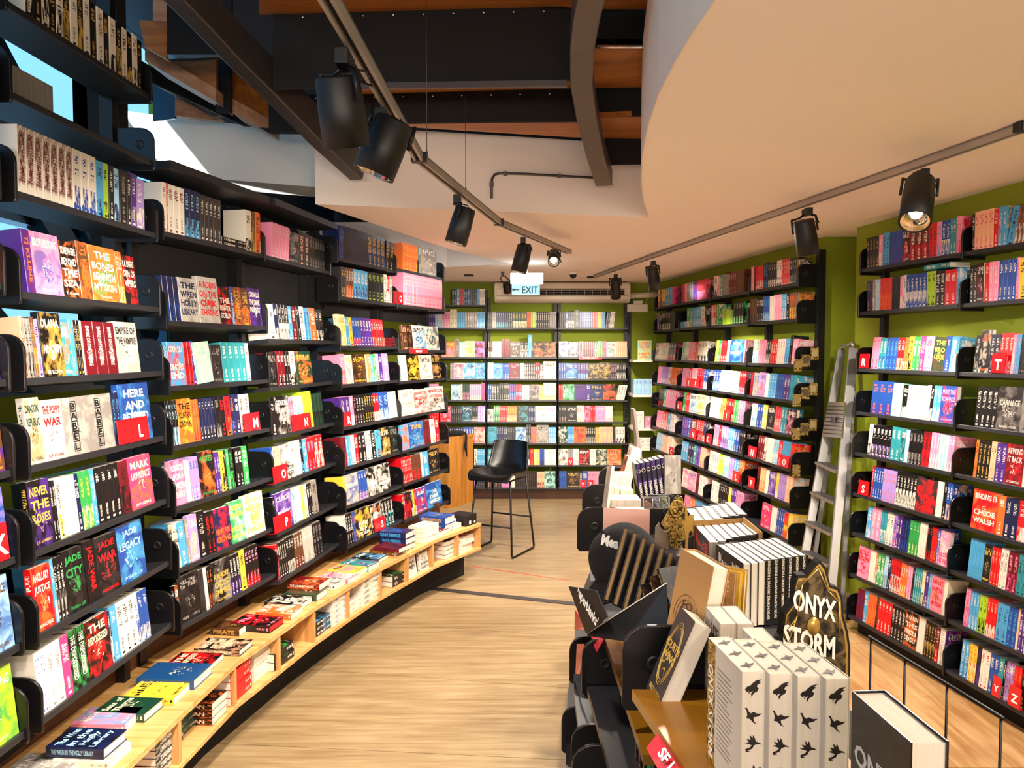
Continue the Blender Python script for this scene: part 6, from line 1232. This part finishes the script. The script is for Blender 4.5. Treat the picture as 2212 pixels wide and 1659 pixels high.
for y_l, y_r in ((997, 1017), (1061, 1084), (1125, 1152), (1188, 1219), (1253, 1290)):
    def on(a, b, yy):
        lo, hi = 0.0, 1.0
        for _ in range(40):
            m_ = (lo + hi) / 2
            if proj(a.lerp(b, m_))[1] < yy: lo = m_
            else: hi = m_
        return a.lerp(b, lo)
    a, b = on(lt, lb_, y_l), on(rt, rb_, y_r); s_ = (b - a).normalized(); n = V((-0.80, -0.55, 0)); n = (n - s_ * n.dot(s_)).normalized()
    st = MB().box((0, -0.05, -0.02), ((b - a).length, 0.035, 0.0), frame(a, s_, -n, s_.cross(-n))).obj('step', M['alu'], ld, 0.002)
    tr_ = MB()
    for j in range(5): tr_.box((0.01, -0.045 + j * 0.017, 0.0), ((b - a).length - 0.01, -0.036 + j * 0.017, 0.0025), frame(a, s_, -n, s_.cross(-n)))
    tr_.obj('tread_ribs', M['steel'], st)
a, b = on(lt, lb_, 868), on(lt, lb_, 942); c, d = on(rt, rb_, 868), on(rt, rb_, 945); nn = V((-0.02, -0.014, 0))
pl = MB().prism([a + nn, b + nn, d + nn, c + nn], nn * 0.8).obj('platform', M['alu'], ld)
rb2 = MB()
for j in range(1, 9):
    u0 = a.lerp(b, j / 9) + nn * 2; u1 = c.lerp(d, j / 9) + nn * 2; rb2.tube([u0, u1], 0.003, 6)
rb2.obj('platform_ribs', M['steel'], pl)
q0 = a.lerp(d, 0.5) + nn * 2.3; sdir = (c - a).normalized(); MB().box((-0.03, -0.012, -0.02), (0.03, 0, 0.02), frame(q0, sdir, V((sdir.y, -sdir.x, 0)) * -1, UPV)).obj('label_plate', M['steel'], pl)
for nm, p in (('foot', lb_), ('foot', rb_)): MB().box((-0.02, -0.03, -0.01), (0.02, 0.03, 0.02), Matrix.Translation(p)).obj(nm, M['black'], ld)
# red line on the floor beyond the bench
a, b = atz(1012, 1222, 0), atz(1240, 1256, 0)
rl = thing('floor_tape', 'thin red tape line across the wooden floor beside the stool', 'tape', tuple(a)); d = (b - a).normalized(); n = V((-d.y, d.x, 0)) * 0.006
MB().prism([a - n, b - n, b + n, a + n], (0, 0, 0.0015)).obj('tape', M['acrylic'], rl).color = (0.6, 0.05, 0.03, 1)
# ---------------------------------------------------------------- books: the 300 that show largest are things, the rest one mass
def cover_mesh(W, T, H, hard):
    """U-shaped cover with spine; returns verts, faces, uv per face, style code per face (0 rim, 1 spine, 2 front, 3 back)"""
    c = min(0.0022 if hard else 0.0008, T * 0.2); b = min(0.0012, T * 0.2)
    out = [(W, 0), (b, 0), (0, b), (0, T - b), (b, T), (W, T)]; inn = [(W, T - c), (c, T - c), (c, c), (W, c)]
    P = out + inn; n = len(P)
    vs = [(x, y, z) for z in (0, H) for x, y in P]; fs = []; uv = []; st = []
    def q(i, j, code, ua, ub):
        fs.append((i, j, n + j, n + i)); uv.append([(ua, 0), (ub, 0), (ub, 1), (ua, 1)]); st.append(code)
    q(1, 0, 2, b / W, 1.0); q(2, 1, 0, 0, 0); q(3, 2, 1, 0, 1); q(4, 3, 0, 0, 0); q(5, 4, 3, 0, 1)
    for i in range(5, 9): q(i + 1, i, 0, 0, 0)
    q(0, 9, 0, 0, 0)
    for f in ((0, 1, 8, 9), (1, 2, 3, 4, 7, 8), (4, 5, 6, 7)):
        fs.append(f); uv.append([(0, 0)] * len(f)); st.append(0); g_ = tuple(n + i for i in f[::-1]); fs.append(g_); uv.append([(0, 0)] * len(f)); st.append(0)
    return vs, fs, uv, st
def page_mesh(W, T, H, hard):
    c = min(0.0022 if hard else 0.0008, T * 0.2); r = 0.004 if hard else 0.0012
    return MB().box((c, c, r), (W - r, T - c, H - r))
def paint(me, cols, sty, seed, uvs, per):
    """per-face colours and codes: cols etc. are lists, one entry per face"""
    nf = len(me.polygons)
    for nm, idx in (('base', 0), ('ink', 1), ('acc', 2)):
        a = me.attributes.new(nm, 'FLOAT_COLOR', 'FACE'); buf = []
        for c in cols: buf += [*PAL[c[idx]], 1.0]
        a.data.foreach_set('color', buf)
    a = me.attributes.new('sty', 'FLOAT', 'FACE'); a.data.foreach_set('value', sty)
    a = me.attributes.new('seed', 'FLOAT', 'FACE'); a.data.foreach_set('value', seed)
    l = me.uv_layers.new(name='uv'); buf = []
    for u in uvs:
        for x in u: buf += [x[0], x[1]]
    l.data.foreach_set('uv', buf)
def codes(b, st):
    o = []
    for s_ in st:
        if s_ == 1: o.append(5.0 if (isinstance(b['title'], str) and b['kind'] != 'f') or (isinstance(b['title'], dict) and b['title'].get('spine')) else 1.0)
        elif s_ == 2: o.append(4.0 if b['sty'] in (3, 4) or (isinstance(b['title'], dict) and b['title'].get('cover')) or (b['kind'] != 'f' and b['sty'] == 5) else 2.0)
        elif s_ == 3: o.append(0.0)
        else: o.append(0.0)
    return [0.0 if (x == 5.0) else x for x in o] if False else o
BK.sort(key=lambda b: -b['area'])
NTOP = 296 - len(DLX)
tops, rest = BK[:NTOP], BK[NTOP:]
# the mass
mv, mf, mc, ms, msd, muv = [], [], [], [], [], []
pv = MB()
for b in rest:
    vs, fs, uv, st = cover_mesh(b['W'], b['T'], b['H'], b['hard'])
    o = len(mv); mv += [tuple(b['m'] @ V(p)) for p in vs]; mf += [tuple(i + o for i in f) for f in fs]
    cs = b['cols']; mc += [cs] * len(fs)
    ms += [(1.0 if s_ == 1 else (b['sty'] if b['sty'] in (2, 3) else 2.0) if s_ == 2 else 0.0) for s_ in st]
    msd += [b['seed']] * len(fs); muv += uv
    pg = page_mesh(b['W'], b['T'], b['H'], b['hard']); pv.add([b['m'] @ V(p) for p in pg.v], pg.f)
me = bpy.data.meshes.new('book_rows'); me.from_pydata(mv, [], mf); paint(me, mc, ms, msd, muv, None); me.materials.append(M['book'])
mass = bpy.data.objects.new('book_rows', me); COL.objects.link(mass); mass['kind'] = 'stuff'; tag(mass, 'the many smaller books filling the farther bookshelf rows', 'book')
pgo = pv.obj('page_blocks', M['pages'], mass); pgo['kind'] = 'stuff'
# the largest as things
cache = {}
PG2 = {'dr': plain('crimson_page_edges', 'a8141e', 0.7), 'kr': M['kraft']}
NTH = ['first', 'second', 'third', 'fourth', 'fifth', 'sixth', 'seventh', 'eighth', 'ninth', 'tenth', 'eleventh', 'twelfth', 'thirteenth', 'fourteenth', 'fifteenth', 'sixteenth', 'seventeenth', 'eighteenth', 'nineteenth', 'twentieth'] + ['twenty-' + x for x in 'first second third fourth fifth sixth seventh eighth ninth'.split()] + ['thirtieth'] + ['thirty-' + x for x in 'first second third fourth fifth sixth seventh eighth ninth'.split()] + ['fortieth']
used = {}
for b in tops:
    key_, ri, k = b['place']; cs = b['cols']
    if b['desc']: lab = b['desc']; grp = 'books on the oak bench' if key_ == 'bench' else 'books on the display island' if key_ == 'island' else 'books on the corner shelves'
    else:
        bay = BAYS[key_]; what = '%s book with %s lettering' % (CNAME[cs[0]], CNAME[cs[1]]) if cs[0] != cs[1] else CNAME[cs[0]] + ' book'
        if b['kind'] == 'f': what = 'face-out %s and %s cover' % (CNAME[cs[0]], CNAME[cs[2]] if cs[2] != cs[0] else CNAME[cs[1]])
        elif b['kind'] == 'p': what = 'spine-in book with pale page edges'
        lab = '%s, %s from left, %s shelf down, %s' % (what, NTH[k - 1], ORD[ri] if ri else 'first', bay['where'])
        grp = 'books on the %s shelf, %s' % (ORD[ri], bay['where'])
    if lab in used: used[lab] += 1; lab = lab + (' again' if used[lab] == 2 else ' behind')
    else: used[lab] = 1
    t = thing('book', lab, 'book', group=grp, mw=b['m'])
    kk = (round(b['W'], 3), round(b['T'], 4), round(b['H'], 3), cs, b['sty'], round(b['seed'], 2), b['hard'], str(b['title']))
    if kk not in cache:
        vs, fs, uv, st = cover_mesh(b['W'], b['T'], b['H'], b['hard'])
        me = bpy.data.meshes.new('cover'); me.from_pydata(vs, [], fs)
        sc = codes(b, st)
        if b['sty'] == 3: sc = [4.0 if s_ == 2 else x for s_, x in zip(st, sc)]
        paint(me, [cs] * len(fs), sc, [b['seed']] * len(fs), uv, None); me.materials.append(M['book'])
        pg = page_mesh(b['W'], b['T'], b['H'], b['hard']); pm = bpy.data.meshes.new('page_block'); pm.from_pydata([tuple(p) for p in pg.v], [], pg.f); pm.materials.append(PG2.get(b['pages'], M['pages']))
        tm = am = None; ti = b['title']
        if ti:
            W, T, H = b['W'], b['T'], b['H']; mb = MB(); ma = MB(); ms_ = MB()
            sp = ti.get('spine') if isinstance(ti, dict) else (ti if b['kind'] != 'f' else None)
            cv = ti.get('cover') if isinstance(ti, dict) else (ti.split('|') if b['kind'] == 'f' else None)
            dt = ti if isinstance(ti, dict) else {}
            if sp: put_text(ms_, sp, frame((-0.0005, T / 2, H * dt.get('sv', 0.54)), (0, 0, -1), (0, -1, 0), (-1, 0, 0)), H * dt['sw'] if 'sw' in dt else min(H * (0.9 if 'sh' in dt else 0.74), 0.03 * len(sp)), T * dt.get('sh', 0.56), True, 0.02)
            if dt.get('ring'): ma.tube([V((-0.0006, T / 2 + T * 0.36 * math.cos(a), H * 0.8 + T * 0.36 * math.sin(a))) for a in [i * math.pi / 8 for i in range(17)]], 0.0011, 4)
            if cv:
                au = [x[1:] for x in cv if x.startswith('@')]; ln = [x for x in cv if not x.startswith('@')]
                fm = lambda v: frame((W / 2, -0.0005, H * v), (1, 0, 0), (0, 0, 1), (0, -1, 0))
                top, bot = 0.93, 0.16 if au else 0.06; sl = min((top - bot) / max(1, len(ln)), 0.2)
                if len(ln) > 2 and all(len(x) == 1 for x in ln):
                    for i in range(len(ln)):
                        cx, cz, hh = W / 2, H * (top - sl * (i + 0.5)), H * sl * 0.47
                        for a_, b_ in (((-hh, -hh), (hh, -hh)), ((hh, -hh), (hh, hh)), ((hh, hh), (-hh, hh)), ((-hh, hh), (-hh, -hh))): mb.tube([V((cx + a_[0], -0.0006, cz + a_[1])), V((cx + b_[0], -0.0006, cz + b_[1]))], 0.0014, 4)
                for i, x in enumerate(ln):
                    if x: put_text(mb, x, fm(top - sl * (i + 0.5)), W * (0.84 if len(x) > 2 else 0.3), H * sl * 0.70, True, 0.03)
                for x in au: put_text(ma, x, fm(0.075), W * 0.72, H * 0.055, True, 0.02)
                if isinstance(ti, dict) and (ti.get('crest') or ti.get('crest2')):
                    cy_ = 0.52 if ti.get('crest') else 0.36
                    for rr in (1.0, 0.92, 0.84) if ti.get('crest') else (1.0, 0.8, 0.6, 0.4, 0.25):
                        P = [V((W / 2 + W * 0.36 * rr * math.cos(a), -0.0006, H * cy_ + H * (0.36 if ti.get('crest') else 0.24) * rr * math.sin(a))) for a in [i * math.pi / 14 for i in range(29)]]
                        mb.tube(P, 0.0006, 4)
            def mk(nm, q):
                if not q.v: return None
                d = bpy.data.meshes.new(nm); d.from_pydata([tuple(p) for p in q.v], [], q.f); d.materials.append(M['tint']); return d
            tm = [('title', mk('title', mb)), ('author_name', mk('author_name', ma)), ('spine_title', mk('spine_title', ms_))]
        cache[kk] = (me, pm, tm)
    me, pm, tm = cache[kk]
    for nm, d in [('cover', me), ('page_block', pm)] + (tm or []):
        if d is None: continue
        o = bpy.data.objects.new(nm, d); COL.objects.link(o); o.parent = t
        if nm not in ('cover', 'page_block'): o.color = PAL[cs[1]] + (1,)
for o in SC.objects:
    if 'label' in o and len(re.findall(r"[A-Za-z0-9][A-Za-z0-9'-]*", o['label'])) > 16: print('LONG', o.name, o['label'])
print('books', len(BK), 'smallest area of a thing', tops[-1]['area'])
